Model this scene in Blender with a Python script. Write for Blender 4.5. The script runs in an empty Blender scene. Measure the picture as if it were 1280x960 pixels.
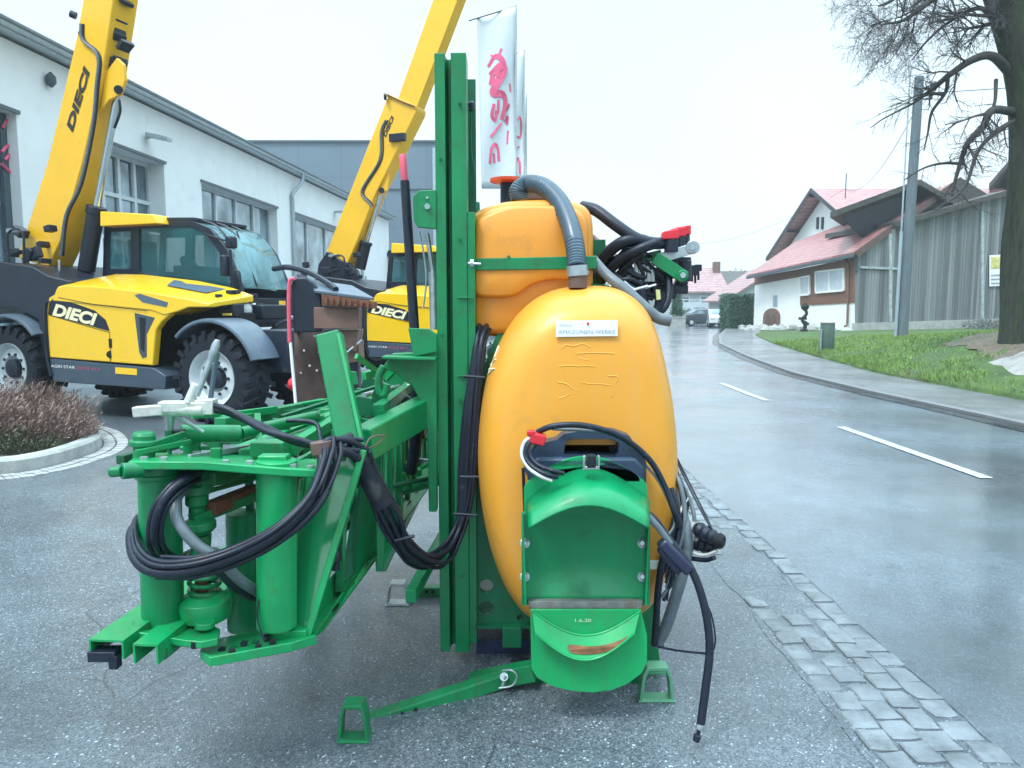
import bpy, bmesh, math, random
from mathutils import Vector, Matrix, noise
from mathutils.geometry import tessellate_polygon
V = Vector; rad = math.radians; PI = math.pi
RN = random.Random(11)
sc = bpy.context.scene
COL = sc.collection
# ------------------------------------------------------------------ camera
FPX = 930.0; CZ = 1.5; PITCH = math.atan(95/930)
cd = bpy.data.cameras.new('camera'); cam = bpy.data.objects.new('camera', cd); COL.objects.link(cam)
cam.location = (0, 0, CZ); cam.rotation_euler = (PI/2-PITCH, 0, 0)
cd.sensor_width = 36; cd.lens = 36*FPX/1280; cd.clip_start = .05; cd.clip_end = 5000
sc.camera = cam
FW = V((0, math.cos(PITCH), -math.sin(PITCH))); UP = V((0, math.sin(PITCH), math.cos(PITCH))); C0 = V((0, 0, CZ))
def ray(px, py): return FW + V((1, 0, 0))*((px-640)/FPX) + UP*(-(py-480)/FPX)
def S(px, py, Y):
    d = ray(px, py); return C0 + d*(Y/d.y)
def G(px, py, z=0.0):
    d = ray(px, py); return C0 + d*((z-CZ)/d.z)
def PL(px, py, p, n):
    d = ray(px, py); return C0 + d*((p-C0).dot(n)/d.dot(n))
def pxm(Y): return Y/FPX          # metres per pixel at depth Y
# ------------------------------------------------------------------ mesh builder
def catmull(pts, k=6, closed=False):
    pts = [V(p) for p in pts]; n = len(pts); out = []
    rng = range(n) if closed else range(n-1)
    for i in rng:
        if closed: a, b, c, d = pts[(i-1) % n], pts[i], pts[(i+1) % n], pts[(i+2) % n]
        else:
            b, c = pts[i], pts[i+1]
            a = pts[i-1] if i > 0 else b*2-c
            d = pts[i+2] if i+2 < n else c*2-b
        for j in range(k):
            t = j/k
            out.append(.5*((2*b)+(c-a)*t+(2*a-5*b+4*c-d)*t*t+(3*b-a-3*c+d)*t**3))
    if not closed: out.append(pts[-1].copy())
    return out
class MB:
    def __init__(s): s.v = []; s.f = []; s.m = []; s.cm = 0
    def add(s, vs, fs):
        o = len(s.v); s.v += [tuple(v) for v in vs]
        for f in fs: s.f.append([i+o for i in f]); s.m.append(s.cm)
        return s
    def box(s, c, sz, rot=None):
        c = V(c); vs = []
        for x in (-.5, .5):
            for y in (-.5, .5):
                for z in (-.5, .5):
                    p = V((x*sz[0], y*sz[1], z*sz[2]))
                    if rot: p = rot @ p
                    vs.append(c+p)
        return s.add(vs, [(0, 1, 3, 2), (4, 6, 7, 5), (0, 4, 5, 1), (2, 3, 7, 6), (0, 2, 6, 4), (1, 5, 7, 3)])
    def beam(s, p0, p1, w, h, up=(0, 0, 1), off=(0, 0)):
        p0 = V(p0); p1 = V(p1); d = (p1-p0).normalized(); up = V(up)
        sx = d.cross(up)
        if sx.length < 1e-4: sx = d.cross(V((0, 1, 0)))
        sx.normalize(); u = sx.cross(d).normalized(); vs = []
        for p in (p0, p1):
            for a, b in ((-1, -1), (1, -1), (1, 1), (-1, 1)): vs.append(p+sx*(a*w/2+off[0])+u*(b*h/2+off[1]))
        return s.add(vs, [(0, 3, 2, 1), (4, 5, 6, 7), (0, 1, 5, 4), (1, 2, 6, 5), (2, 3, 7, 6), (3, 0, 4, 7)])
    def chan(s, p0, p1, w, h, t=.006, up=(0, 0, 1), openup=-1):
        # U channel, open towards -up (default)
        s.beam(p0, p1, w, t, up, (0, -openup*(h/2-t/2)))
        s.beam(p0, p1, t, h-t-.001, up, (-(w/2-t/2), openup*t/2)); s.beam(p0, p1, t, h-t-.001, up, ((w/2-t/2), openup*t/2)); return s
    def loft(s, rings, cap=True, closed=True):
        n = len(rings[0]); vs = [p for r in rings for p in r]; fs = []
        for i in range(len(rings)-1):
            for j in range(n if closed else n-1):
                a = i*n+j; b = i*n+(j+1) % n; fs.append((a, b, b+n, a+n))
        if cap and closed: fs.append(tuple(range(n))[::-1]); fs.append(tuple(range((len(rings)-1)*n, len(rings)*n)))
        return s.add(vs, fs)
    def cyl(s, p0, p1, r0, r1=None, n=14, cap=True):
        return s.rev(p0, p1, [(r0, 0), (r1 if r1 is not None else r0, 1)], n, cap)
    def rev(s, p0, p1, prof, n=20, cap=True):
        # prof: (radius, t) t along p0->p1 as a fraction
        p0 = V(p0); p1 = V(p1); d = (p1-p0); dn = d.normalized()
        a = dn.cross(V((0, 0, 1)))
        if a.length < 1e-3: a = dn.cross(V((0, 1, 0)))
        a.normalize(); b = dn.cross(a)
        rings = [[p0+d*t+(a*math.cos(2*PI*k/n)+b*math.sin(2*PI*k/n))*r for k in range(n)] for r, t in prof]
        return s.loft(rings, cap)
    def path(s, pts, r, n=8, k=6, smooth=True, r1=None, ribs=0):
        pp = catmull(pts, k) if smooth and len(pts) > 2 else [V(p) for p in pts]
        m = len(pp); rings = []; prev = None
        for i, p in enumerate(pp):
            t = (pp[min(i+1, m-1)]-pp[max(i-1, 0)]).normalized()
            if prev is None:
                a = t.cross(V((0, 0, 1)))
                if a.length < .05: a = t.cross(V((0, 1, 0)))
            else: a = prev-t*prev.dot(t)
            a.normalize(); prev = a; b = t.cross(a)
            rr = r if r1 is None else r+(r1-r)*i/(m-1)
            if ribs: rr *= 1+ribs*(1 if i % 2 else -1)
            rings.append([p+(a*math.cos(2*PI*j/n)+b*math.sin(2*PI*j/n))*rr for j in range(n)])
        return s.loft(rings, True)
    def prism(s, poly, vec, holes=()):
        vec = V(vec); loops = [[V(p) for p in poly]]+[[V(p) for p in h] for h in holes]
        tris = tessellate_polygon(loops); flat = [p for l in loops for p in l]; n = len(flat)
        fs = []
        if len(loops) == 1: fs += [tuple(range(n)), tuple(range(2*n-1, n-1, -1))]
        else:
            for t in tris: fs.append(tuple(t)); fs.append(tuple(i+n for i in t[::-1]))
        o = 0
        for l in loops:
            m = len(l)
            for j in range(m): a = o+j; b = o+(j+1) % m; fs.append((a, b, b+n, a+n))
            o += m
        return s.add(flat+[p+vec for p in flat], fs)
    def build(s, name, mats, parent=None, smooth=40, bevel=0, label=None, segs=2, recalc=True):
        me = bpy.data.meshes.new(name); me.from_pydata(s.v, [], s.f)
        if not isinstance(mats, (list, tuple)): mats = [mats]
        for m in mats: me.materials.append(m)
        if len(mats) > 1: me.polygons.foreach_set('material_index', s.m)
        if recalc:
            bm = bmesh.new(); bm.from_mesh(me); bmesh.ops.recalc_face_normals(bm, faces=bm.faces); bm.to_mesh(me); bm.free()
        if smooth:
            me.shade_smooth(); me.set_sharp_from_angle(angle=rad(smooth))
        me.update()
        o = bpy.data.objects.new(name, me); COL.objects.link(o)
        if parent is not None:
            o.parent = parent
            r = parent
            while r.parent: r = r.parent
            if not r.get('_local'):
                if parent.type == 'EMPTY': o.matrix_parent_inverse = Matrix.Translation(-parent.location)
        if bevel:
            b = o.modifiers.new('bevel', 'BEVEL'); b.width = bevel; b.segments = segs; b.limit_method = 'ANGLE'; b.angle_limit = rad(40)
        if label: o['label'] = label
        return o
def tag(o, label=None, cat=None, group=None, kind=None):
    if label: o['label'] = label
    if cat: o['category'] = cat
    if group: o['group'] = group
    if kind: o['kind'] = kind
    return o
def empty(name, loc, label, cat, group=None, rz=0, local=False):
    o = bpy.data.objects.new(name, None); COL.objects.link(o); o.location = loc; o.rotation_euler.z = rz
    o.empty_display_size = .2
    if local: o['_local'] = 1
    return tag(o, label, cat, group)
def text(name, s, origin, xd, yd, size, m, parent, ext=.002, shear=0, off=0, width=None, spacing=1):
    cu = bpy.data.curves.new(name, 'FONT'); cu.body = s; cu.size = 1; cu.extrude = 0; cu.shear = shear; cu.offset = off; cu.space_character = spacing
    t = bpy.data.objects.new(name, cu); COL.objects.link(t)
    dg = bpy.context.evaluated_depsgraph_get(); me = bpy.data.meshes.new_from_object(t.evaluated_get(dg))
    bpy.data.objects.remove(t)
    xd = V(xd).normalized(); yd = V(yd); yd = (yd-xd*yd.dot(xd)).normalized(); nz = xd.cross(yd)
    w = max(v.co.x for v in me.vertices)
    sx = width/w if width else size
    for v in me.vertices: v.co = V(origin)+xd*(v.co.x*sx)+yd*(v.co.y*size)+nz*ext
    me.materials.append(m)
    o = bpy.data.objects.new(name, me); COL.objects.link(o)
    if parent:
        o.parent = parent
        r = parent
        while r.parent: r = r.parent
        if not r.get('_local') and parent.type == 'EMPTY': o.matrix_parent_inverse = Matrix.Translation(-parent.location)
    return o
# ------------------------------------------------------------------ materials
def nm(name):
    m = bpy.data.materials.new(name); m.use_nodes = True; nt = m.node_tree
    return m, nt, nt.nodes['Principled BSDF'], nt.nodes.new, nt.links.new
def coords(nt, stretch=(1, 1, 1), kind='Object'):
    tc = nt.nodes.new('ShaderNodeTexCoord'); mp = nt.nodes.new('ShaderNodeMapping'); mp.inputs['Scale'].default_value = stretch
    nt.links.new(tc.outputs[kind], mp.inputs['Vector']); return mp.outputs['Vector']
def noi(nt, vec, scale, detail=4, rough=.55):
    n = nt.nodes.new('ShaderNodeTexNoise'); n.inputs['Scale'].default_value = scale; n.inputs['Detail'].default_value = detail; n.inputs['Roughness'].default_value = rough
    nt.links.new(vec, n.inputs['Vector']); return n.outputs['Fac']
def ramp(nt, fac, stops):
    r = nt.nodes.new('ShaderNodeValToRGB'); e = r.color_ramp.elements
    while len(e) < len(stops): e.new(.5)
    for i, (p, c) in enumerate(stops):
        e[i].position = p; e[i].color = (c, c, c, 1) if isinstance(c, (int, float)) else (*c, 1)
    nt.links.new(fac, r.inputs['Fac']); return r.outputs['Color']
def mix(nt, fac, a, b, mode='MIX'):
    m = nt.nodes.new('ShaderNodeMix'); m.data_type = 'RGBA'; m.blend_type = mode
    for sock, v in ((m.inputs['Factor'], fac), (m.inputs['A'], a), (m.inputs['B'], b)):
        if isinstance(v, (int, float)): sock.default_value = v
        elif isinstance(v, tuple): sock.default_value = (*v, 1)
        else: nt.links.new(v, sock)
    return m.outputs['Result']
def math2(nt, op, a, b):
    m = nt.nodes.new('ShaderNodeMath'); m.operation = op
    for i, v in enumerate((a, b)):
        if isinstance(v, (int, float)): m.inputs[i].default_value = v
        else: nt.links.new(v, m.inputs[i])
    return m.outputs[0]
def bumpn(nt, h, strength, dist, bs):
    b = nt.nodes.new('ShaderNodeBump'); b.inputs['Strength'].default_value = strength; b.inputs['Distance'].default_value = dist
    nt.links.new(h, b.inputs['Height']); nt.links.new(b.outputs['Normal'], bs.inputs['Normal'])
def mat(name, col, rough=.45, metal=0, var=.12, scale=5, bump=0, bscale=60, dirt=None, spec=.5, coat=0, stretch=(1, 1, 1), chips=None, streak=None):
    m, nt, bs, N, L = nm(name); v = coords(nt, stretch)
    n1 = noi(nt, v, scale, 5)
    c = ramp(nt, n1, [(.25, tuple(x*(1-var) for x in col)), (.75, tuple(min(1, x*(1+var)) for x in col))])
    if dirt:
        dc, amt, ds = dirt
        f = ramp(nt, noi(nt, v, ds, 8, .7), [(.62-amt*.35, 0.0), (.72, 1.0)])
        c = mix(nt, math2(nt, 'MULTIPLY', f, min(1, .4+amt)), c, dc)
        L(math2(nt, 'ADD', math2(nt, 'MULTIPLY', f, .3), rough), bs.inputs['Roughness'])
    else:
        L(ramp(nt, noi(nt, v, scale*2.3, 5), [(.3, max(0, rough-.08)), (.7, min(1, rough+.1))]), bs.inputs['Roughness'])
    if streak:
        vs = coords(nt, (14, 14, 1.1)); f = ramp(nt, noi(nt, vs, 1.6, 6, .65), [(.52, 0.0), (.72, streak[1])]); c = mix(nt, f, c, streak[0])
    if chips:
        f = ramp(nt, noi(nt, v, chips[1], 5, .75), [(chips[2], 0.0), (chips[2]+.03, 1.0)]); c = mix(nt, f, c, chips[0])
        f2_ = ramp(nt, noi(nt, v, chips[1]*.35, 6, .7), [(chips[2]+.02, 0.0), (chips[2]+.05, .9)]); c = mix(nt, f2_, c, (.10, .045, .02))
    L(c, bs.inputs['Base Color']); bs.inputs['Metallic'].default_value = metal
    bs.inputs['Specular IOR Level'].default_value = spec; bs.inputs['Coat Weight'].default_value = coat
    if bump: bumpn(nt, noi(nt, v, bscale, 4), bump, .01, bs)
    return m
M = {}
CH = ((.16, .20, .12), 55, .70)
M['green'] = mat('green_paint', (.002, .19, .066), .36, var=.22, scale=3, bump=.06, bscale=25, dirt=((.03, .075, .035), .25, 9), coat=.12, spec=.4, chips=CH, streak=((.02, .09, .04), .5))
M['green2'] = mat('green_paint_old', (.006, .20, .07), .42, var=.3, scale=5, bump=.1, bscale=30, dirt=((.07, .09, .05), .3, 14), coat=.05, spec=.4, chips=((.2, .2, .15), 40, .66), streak=((.05, .08, .04), .6))
M['green3'] = mat('green_paint_deep', (.003, .10, .045), .42, var=.25, scale=4, bump=.04, bscale=25, dirt=((.03, .05, .03), .3, 11), coat=.05, spec=.35)
M['gloss'] = mat('green_paint_glossy', (.01, .25, .09), .16, var=.1, scale=4, dirt=((.05, .12, .05), .1, 12), coat=1.0, spec=.8)
M['greenlight'] = mat('green_paint_bright', (.003, .28, .088), .36, var=.2, scale=4, bump=.07, bscale=20, dirt=((.06, .12, .05), .25, 12), coat=.15, spec=.45, chips=((.25, .3, .2), 48, .68), streak=((.04, .14, .05), .45))
M['orange'] = mat('orange_plastic', (.74, .325, .038), .34, var=.10, scale=1.3, bump=.08, bscale=5, dirt=((.50, .25, .07), .22, 4), spec=.5, streak=((.62, .36, .12), .35), chips=((.55, .38, .16), 70, .73))
M['orange2'] = mat('orange_plastic_upper', (.72, .28, .03), .34, var=.1, scale=2, bump=.06, bscale=8, dirt=((.42, .2, .05), .22, 6), streak=((.55, .26, .06), .35))
M['yellow'] = mat('yellow_paint', (.86, .52, .012), .25, var=.05, scale=1.5, dirt=((.45, .32, .06), .06, 7), coat=.5)
M['yellow2'] = mat('yellow_boom_paint', (.84, .46, .018), .3, var=.08, scale=1.5, dirt=((.45, .30, .08), .08, 5), coat=.3)
M['rubber'] = mat('rubber', (.012, .016, .026), .6, spec=.3, var=.3, scale=9, bump=.2, bscale=70, dirt=((.10, .10, .10), .12, 8))
M['hose'] = mat('hose_rubber', (.010, .015, .028), .38, spec=.35, var=.25, scale=20, bump=.1, bscale=200, dirt=((.09, .10, .11), .1, 30))
M['hosegrey'] = mat('grey_hose', (.11, .14, .16), .4, var=.2, scale=20, dirt=((.2, .2, .19), .2, 30))
M['corr'] = mat('corrugated_hose', (.05, .085, .12), .35, var=.15, scale=12)
M['black'] = mat('black_plastic', (.010, .016, .030), .38, spec=.4, var=.25, scale=12, bump=.08, bscale=120)
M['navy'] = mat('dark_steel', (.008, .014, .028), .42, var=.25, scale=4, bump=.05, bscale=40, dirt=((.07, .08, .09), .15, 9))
M['slate'] = mat('slate_plastic', (.085, .12, .16), .35, var=.15, scale=5)
M['steel'] = mat('galvanised_steel', (.42, .47, .50), .35, .75, var=.2, scale=25, bump=.05, dirt=((.22, .20, .17), .2, 20))
M['chrome'] = mat('chrome_rod', (.62, .68, .72), .15, 1, var=.05)
M['alu'] = mat('cast_aluminium', (.58, .58, .56), .45, .4, var=.2, scale=20, bump=.1, dirt=((.3, .25, .2), .3, 25))
M['red'] = mat('red_plastic', (.62, .02, .035), .35, var=.12)
M['redorange'] = mat('orange_red_cap', (.68, .075, .02), .4, var=.12)
M['pink'] = mat('faded_red_grip', (.72, .10, .16), .45, var=.15, scale=30)
M['rust'] = mat('rust', (.16, .062, .035), .75, var=.4, scale=25, bump=.3, bscale=90)
M['brown'] = mat('rusty_brown_steel', (.115, .066, .058), .6, var=.35, scale=12, bump=.15, dirt=((.3, .26, .24), .10, 35))
M['brown2'] = mat('brown_steel', (.17, .095, .075), .6, var=.2, scale=8, dirt=((.3, .2, .16), .1, 20))
M['white'] = mat('white_paint', (.80, .80, .80), .5, var=.05)
M['cable'] = mat('pale_cable', (.55, .56, .54), .5, var=.1)
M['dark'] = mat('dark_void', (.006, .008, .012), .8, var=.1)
M['text_dark'] = mat('dark_lettering', (.02, .02, .02), .5)
M['text_cream'] = mat('cream_lettering', (.85, .80, .50), .4)
M['text_grey'] = mat('grey_lettering', (.30, .33, .42), .5)
M['rim'] = mat('rim_paint', (.52, .58, .60), .4, var=.08, dirt=((.2, .2, .19), .2, 10))
M['wall'] = mat('white_render', (.74, .77, .78), .85, var=.05, scale=1.2, bump=.15, bscale=60, dirt=((.5, .53, .53), .08, 2.5))
M['wall2'] = mat('white_stucco', (.80, .81, .78), .85, var=.05, scale=1, bump=.15, bscale=40, dirt=((.55, .57, .52), .1, 1.5))
M['wallgrey'] = mat('grey_render', (.42, .46, .46), .85, var=.08, scale=1.2, dirt=((.3, .33, .32), .1, 2.5))
M['frame'] = mat('dark_window_frame', (.06, .09, .11), .4)
M['framew'] = mat('pale_window_frame', (.50, .56, .60), .45)
M['gutter'] = mat('zinc', (.34, .42, .47), .4, .3, var=.15, scale=4)
M['concrete'] = mat('concrete', (.36, .37, .36), .75, var=.2, scale=4, bump=.3, bscale=50, dirt=((.18, .2, .17), .3, 5))
M['pole'] = mat('weathered_pole', (.115, .15, .175), .7, var=.25, scale=3, stretch=(6, 6, .6), bump=.3, bscale=20, dirt=((.08, .10, .10), .3, 6))
M['wood'] = mat('brown_timber', (.17, .075, .045), .6, var=.25, scale=3, stretch=(.5, 4, 4))
M['curtain'] = mat('net_curtain_window', (.50, .55, .60), .35, var=.15, scale=3, spec=.8)
M['hedge'] = mat('hedge_leaves', (.022, .085, .045), .6, var=.45, scale=3)
M['bark'] = mat('bark', (.040, .042, .036), .9, var=.55, scale=6, stretch=(3, 3, .5), bump=1.0, bscale=10, dirt=((.035, .075, .025), .5, 2.5), spec=.2)
M['twig'] = mat('twigs', (.050, .048, .05), .8, var=.3, scale=8)
M['heath'] = mat('dry_heather', (.25, .175, .15), .8, var=.5, scale=9)
M['heath2'] = mat('heather_greenish', (.10, .11, .07), .8, var=.4, scale=9)
def glass(name, col, rough=.05, metal=.0, alpha=1.0, spec=.9, var=.5):
    m, nt, bs, N, L = nm(name); v = coords(nt)
    L(ramp(nt, noi(nt, v, 1.1, 3), [(.3, tuple(c*(1-var) for c in col)), (.7, tuple(min(1, c*(1+var)) for c in col))]), bs.inputs['Base Color'])
    bs.inputs['Roughness'].default_value = rough; bs.inputs['Metallic'].default_value = metal; bs.inputs['Alpha'].default_value = alpha
    bs.inputs['Specular IOR Level'].default_value = spec; return m
M['glassb'] = glass('window_glass', (.22, .30, .35), .03, .7, 1, 1, .6)
M['glasscab'] = glass('tinted_cab_glass', (.02, .15, .18), .03, .1, .36, 1, .3)
M['glassw'] = glass('windscreen_glass', (.20, .42, .46), .05, .3, .40, 1, .3)
M['lens'] = glass('lamp_lens', (.7, .75, .78), .1, .3, 1, 1, .1)
M['carw'] = mat('white_car_paint', (.75, .78, .8), .2, var=.03, coat=.6)
M['card'] = mat('dark_car_paint', (.03, .04, .05), .2, var=.1, coat=.6)
def asphalt(name, lo, hi, rlo, rhi, speck=.5, wet=.45, patch=.35, cracks=False, cw=.5, cb=.2):
    m, nt, bs, N, L = nm(name); v = coords(nt)
    vo = N('ShaderNodeTexVoronoi'); vo.inputs['Scale'].default_value = 150; L(v, vo.inputs['Vector'])
    sp = ramp(nt, vo.outputs['Color'], [(.2, lo), (.55, tuple((a+b)/2 for a, b in zip(lo, hi))), (.85, hi), (.955, tuple(min(1, b*2.6*speck+b) for b in hi))])
    big = ramp(nt, noi(nt, v, .55, 6, .6), [(.35, .50), (.65, 1.2)])
    mid = ramp(nt, noi(nt, v, 4.5, 6, .7), [(.3, .82), (.7, 1.15)])
    c = mix(nt, 1.0, mix(nt, 1.0, sp, big, 'MULTIPLY'), mid, 'MULTIPLY')
    bh = math2(nt, 'ADD', vo.outputs['Distance'], math2(nt, 'MULTIPLY', noi(nt, v, 35, 5), .6))
    if cracks:
        vv = N('ShaderNodeMixRGB'); vv.inputs['Fac'].default_value = .12; L(v, vv.inputs[1])
        nn = N('ShaderNodeTexNoise'); nn.inputs['Scale'].default_value = 3; L(v, nn.inputs['Vector']); L(nn.outputs['Color'], vv.inputs[2])
        vc = N('ShaderNodeTexVoronoi'); vc.feature = 'DISTANCE_TO_EDGE'; vc.inputs['Scale'].default_value = 1.35; L(vv.outputs[0], vc.inputs['Vector'])
        gate = ramp(nt, noi(nt, v, .8, 2), [(.50, 0.0), (.56, 1.0)])
        cr = math2(nt, 'MULTIPLY', ramp(nt, vc.outputs['Distance'], [(.0, 1.0), (.007, 0.0)]), gate)
        c = mix(nt, math2(nt, 'MULTIPLY', cr, .8), c, (.012, .013, .015))
    L(c, bs.inputs['Base Color'])
    w = ramp(nt, noi(nt, v, wet, 5, .6), [(.40, rlo), (.62, rhi)])
    L(w, bs.inputs['Roughness']); bs.inputs['Specular IOR Level'].default_value = .7
    L(ramp(nt, noi(nt, v, wet*.8, 4, .6), [(.38, cw), (.62, cw*.45)]), bs.inputs['Coat Weight']); bs.inputs['Coat IOR'].default_value = 1.45
    L(ramp(nt, noi(nt, v, wet*1.3, 6, .7), [(.35, .10), (.65, .26)]), bs.inputs['Coat Roughness'])
    bc2 = N('ShaderNodeBump'); bc2.inputs['Strength'].default_value = cb; bc2.inputs['Distance'].default_value = .005; L(noi(nt, v, 28, 4), bc2.inputs['Height']); L(bc2.outputs[0], bs.inputs['Coat Normal'])
    bumpn(nt, bh, patch, .006, bs)
    return m
M['apron'] = asphalt('wet_forecourt_asphalt', (.055, .075, .095), (.17, .205, .235), .28, .46, .8, .5, .6, cracks=True, cw=.55, cb=.35)
M['road'] = asphalt('wet_road_asphalt', (.085, .115, .14), (.14, .18, .215), .16, .32, .2, .35, .25, cw=1.0, cb=.12)
M['walk'] = asphalt('footpath_asphalt', (.11, .115, .12), (.20, .205, .21), .35, .55, .3, .8, .4)
M['field'] = mat('grassland', (.045, .085, .03), .9, var=.35, scale=.8, bump=.5, bscale=20)
M['paint'] = mat('road_paint', (.50, .55, .57), .3, var=.15, scale=12, dirt=((.12, .15, .17), .5, 14))
M['stone'] = mat('granite_sett', (.155, .18, .20), .34, var=.45, scale=5, bump=.5, bscale=30, dirt=((.06, .07, .075), .35, 8))
M['stonep'] = mat('pale_sett', (.34, .35, .35), .5, var=.3, scale=7, bump=.35, bscale=45)
M['sandrock'] = mat('pale_rubble', (.27, .26, .245), .8, var=.35, scale=3, bump=.6, bscale=15, dirt=((.16, .13, .10), .3, 5))
M['soil'] = mat('soil', (.055, .045, .032), .95, var=.4, scale=9, bump=.8, bscale=40)
def rooftile(name, col, rows=3.2, rough=.55):
    m, nt, bs, N, L = nm(name); v = coords(nt)
    w = N('ShaderNodeTexWave'); w.wave_type = 'BANDS'; w.bands_direction = 'Z'; w.wave_profile = 'SAW'; w.inputs['Scale'].default_value = rows; w.inputs['Distortion'].default_value = .3; L(v, w.inputs['Vector'])
    n = ramp(nt, noi(nt, v, 2.2, 8, .7), [(.3, tuple(c*.65 for c in col)), (.7, tuple(c*1.3 for c in col))])
    c = mix(nt, 1.0, n, ramp(nt, w.outputs['Fac'], [(0, .45), (.3, 1.0), (1, 1.1)]), 'MULTIPLY')
    L(c, bs.inputs['Base Color']); bs.inputs['Roughness'].default_value = rough; bumpn(nt, w.outputs['Fac'], .4, .05, bs); return m
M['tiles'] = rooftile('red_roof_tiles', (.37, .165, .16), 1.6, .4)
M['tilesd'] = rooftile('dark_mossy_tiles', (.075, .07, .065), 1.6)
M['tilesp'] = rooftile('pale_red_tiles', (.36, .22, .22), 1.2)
def planks(name, col, w=5.0):
    m, nt, bs, N, L = nm(name); v = coords(nt)
    vs = coords(nt, (w, w, .12)); sx = N('ShaderNodeSeparateXYZ'); L(v, sx.inputs[0])
    t = math2(nt, 'ADD', math2(nt, 'MULTIPLY', sx.outputs['X'], w), math2(nt, 'MULTIPLY', sx.outputs['Y'], w*.13))
    fr = math2(nt, 'FRACT', t, 0); fl = math2(nt, 'FLOOR', t, 0)
    wn = N('ShaderNodeTexWhiteNoise'); wn.noise_dimensions = '1D'; L(fl, wn.inputs['W'])
    c1 = ramp(nt, wn.outputs['Value'], [(0, tuple(c*.66 for c in col)), (.5, col), (1, tuple(c*1.5 for c in col))])
    c2 = ramp(nt, noi(nt, vs, 2.0, 6, .7), [(.25, .6), (.75, 1.3)])
    c = mix(nt, 1.0, c1, c2, 'MULTIPLY')
    gap = ramp(nt, fr, [(0, 0.0), (.09, 1.0)])
    L(mix(nt, gap, (.02, .022, .025), c), bs.inputs['Base Color']); bs.inputs['Roughness'].default_value = .8
    bumpn(nt, gap, .6, .03, bs); return m
M['planks'] = planks('weathered_planks', (.165, .18, .19), 6.2)
def panels():
    m, nt, bs, N, L = nm('blue_grey_cladding'); v = coords(nt); sx = N('ShaderNodeSeparateXYZ'); L(v, sx.inputs[0])
    fr = math2(nt, 'FRACT', math2(nt, 'MULTIPLY', sx.outputs['X'], .33), 0); fz = math2(nt, 'FRACT', math2(nt, 'MULTIPLY', sx.outputs['Z'], .28), 0)
    c = ramp(nt, noi(nt, v, .3, 3), [(.3, (.115, .165, .21)), (.7, (.135, .19, .24))])
    c = mix(nt, ramp(nt, fr, [(0, 0.0), (.02, 1.0)]), (.07, .10, .13), c)
    c = mix(nt, ramp(nt, fz, [(0, .4), (.02, 1.0)]), (.08, .11, .14), c)
    L(c, bs.inputs['Base Color']); bs.inputs['Roughness'].default_value = .5; return m
M['clad'] = panels()
# ------------------------------------------------------------------ world and light
wd = bpy.data.worlds.new('World'); sc.world = wd; wd.use_nodes = True; nt = wd.node_tree; bg = nt.nodes['Background']
sky = nt.nodes.new('ShaderNodeTexSky'); sky.sky_type = 'NISHITA'; sky.sun_disc = False
SUN_EL, SUN_AZ = rad(58), rad(222)
sky.sun_elevation = SUN_EL; sky.sun_rotation = SUN_AZ; sky.air_density = 2; sky.dust_density = 3
skys = nt.nodes.new('ShaderNodeVectorMath'); skys.operation = 'SCALE'; skys.inputs['Scale'].default_value = .06
nt.links.new(sky.outputs[0], skys.inputs[0])
tc = nt.nodes.new('ShaderNodeTexCoord'); sp = nt.nodes.new('ShaderNodeSeparateXYZ'); nt.links.new(tc.outputs['Generated'], sp.inputs[0])
cl = ramp(nt, sp.outputs['Z'], [(0, (.66, .745, .775)), (.12, (.62, .73, .79)), (.40, (.54, .69, .78)), (.95, (.46, .64, .74))])
boost = ramp(nt, sp.outputs['Z'], [(.40, 0.0), (.85, 1.0)])
tcs = noi(nt, tc.outputs['Generated'], 2.2, 5, .5)
cl = mix(nt, 1.0, cl, ramp(nt, tcs, [(.3, .92), (.7, 1.05)]), 'MULTIPLY')
bm2 = nt.nodes.new('ShaderNodeMath'); bm2.operation = 'MULTIPLY_ADD'; bm2.inputs[1].default_value = 2.5; bm2.inputs[2].default_value = 1.0
nt.links.new(boost, bm2.inputs[0])
cls = nt.nodes.new('ShaderNodeVectorMath'); cls.operation = 'SCALE'; nt.links.new(cl, cls.inputs[0]); nt.links.new(bm2.outputs[0], cls.inputs['Scale'])
mx = mix(nt, .90, skys.outputs[0], cls.outputs[0]); nt.links.new(mx, bg.inputs['Color']); bg.inputs['Strength'].default_value = 1.0
sl = bpy.data.lights.new('sun', 'SUN'); so = bpy.data.objects.new('sun', sl); COL.objects.link(so)
sl.energy = 1.5; sl.angle = rad(14); sl.color = (1, .97, .92)
sd = V((math.sin(SUN_AZ)*math.cos(SUN_EL), math.cos(SUN_AZ)*math.cos(SUN_EL), math.sin(SUN_EL)))
so.rotation_euler = sd.to_track_quat('Z', 'Y').to_euler(); so.location = (0, 0, 30)
vs_ = sc.view_settings; vs_.view_transform = 'Standard'; vs_.look = 'None'; vs_.gamma = 1; vs_.use_curve_mapping = False; vs_.exposure = .86
sc.cycles.max_bounces = 4; sc.cycles.diffuse_bounces = 2; sc.cycles.transparent_max_bounces = 8
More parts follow.
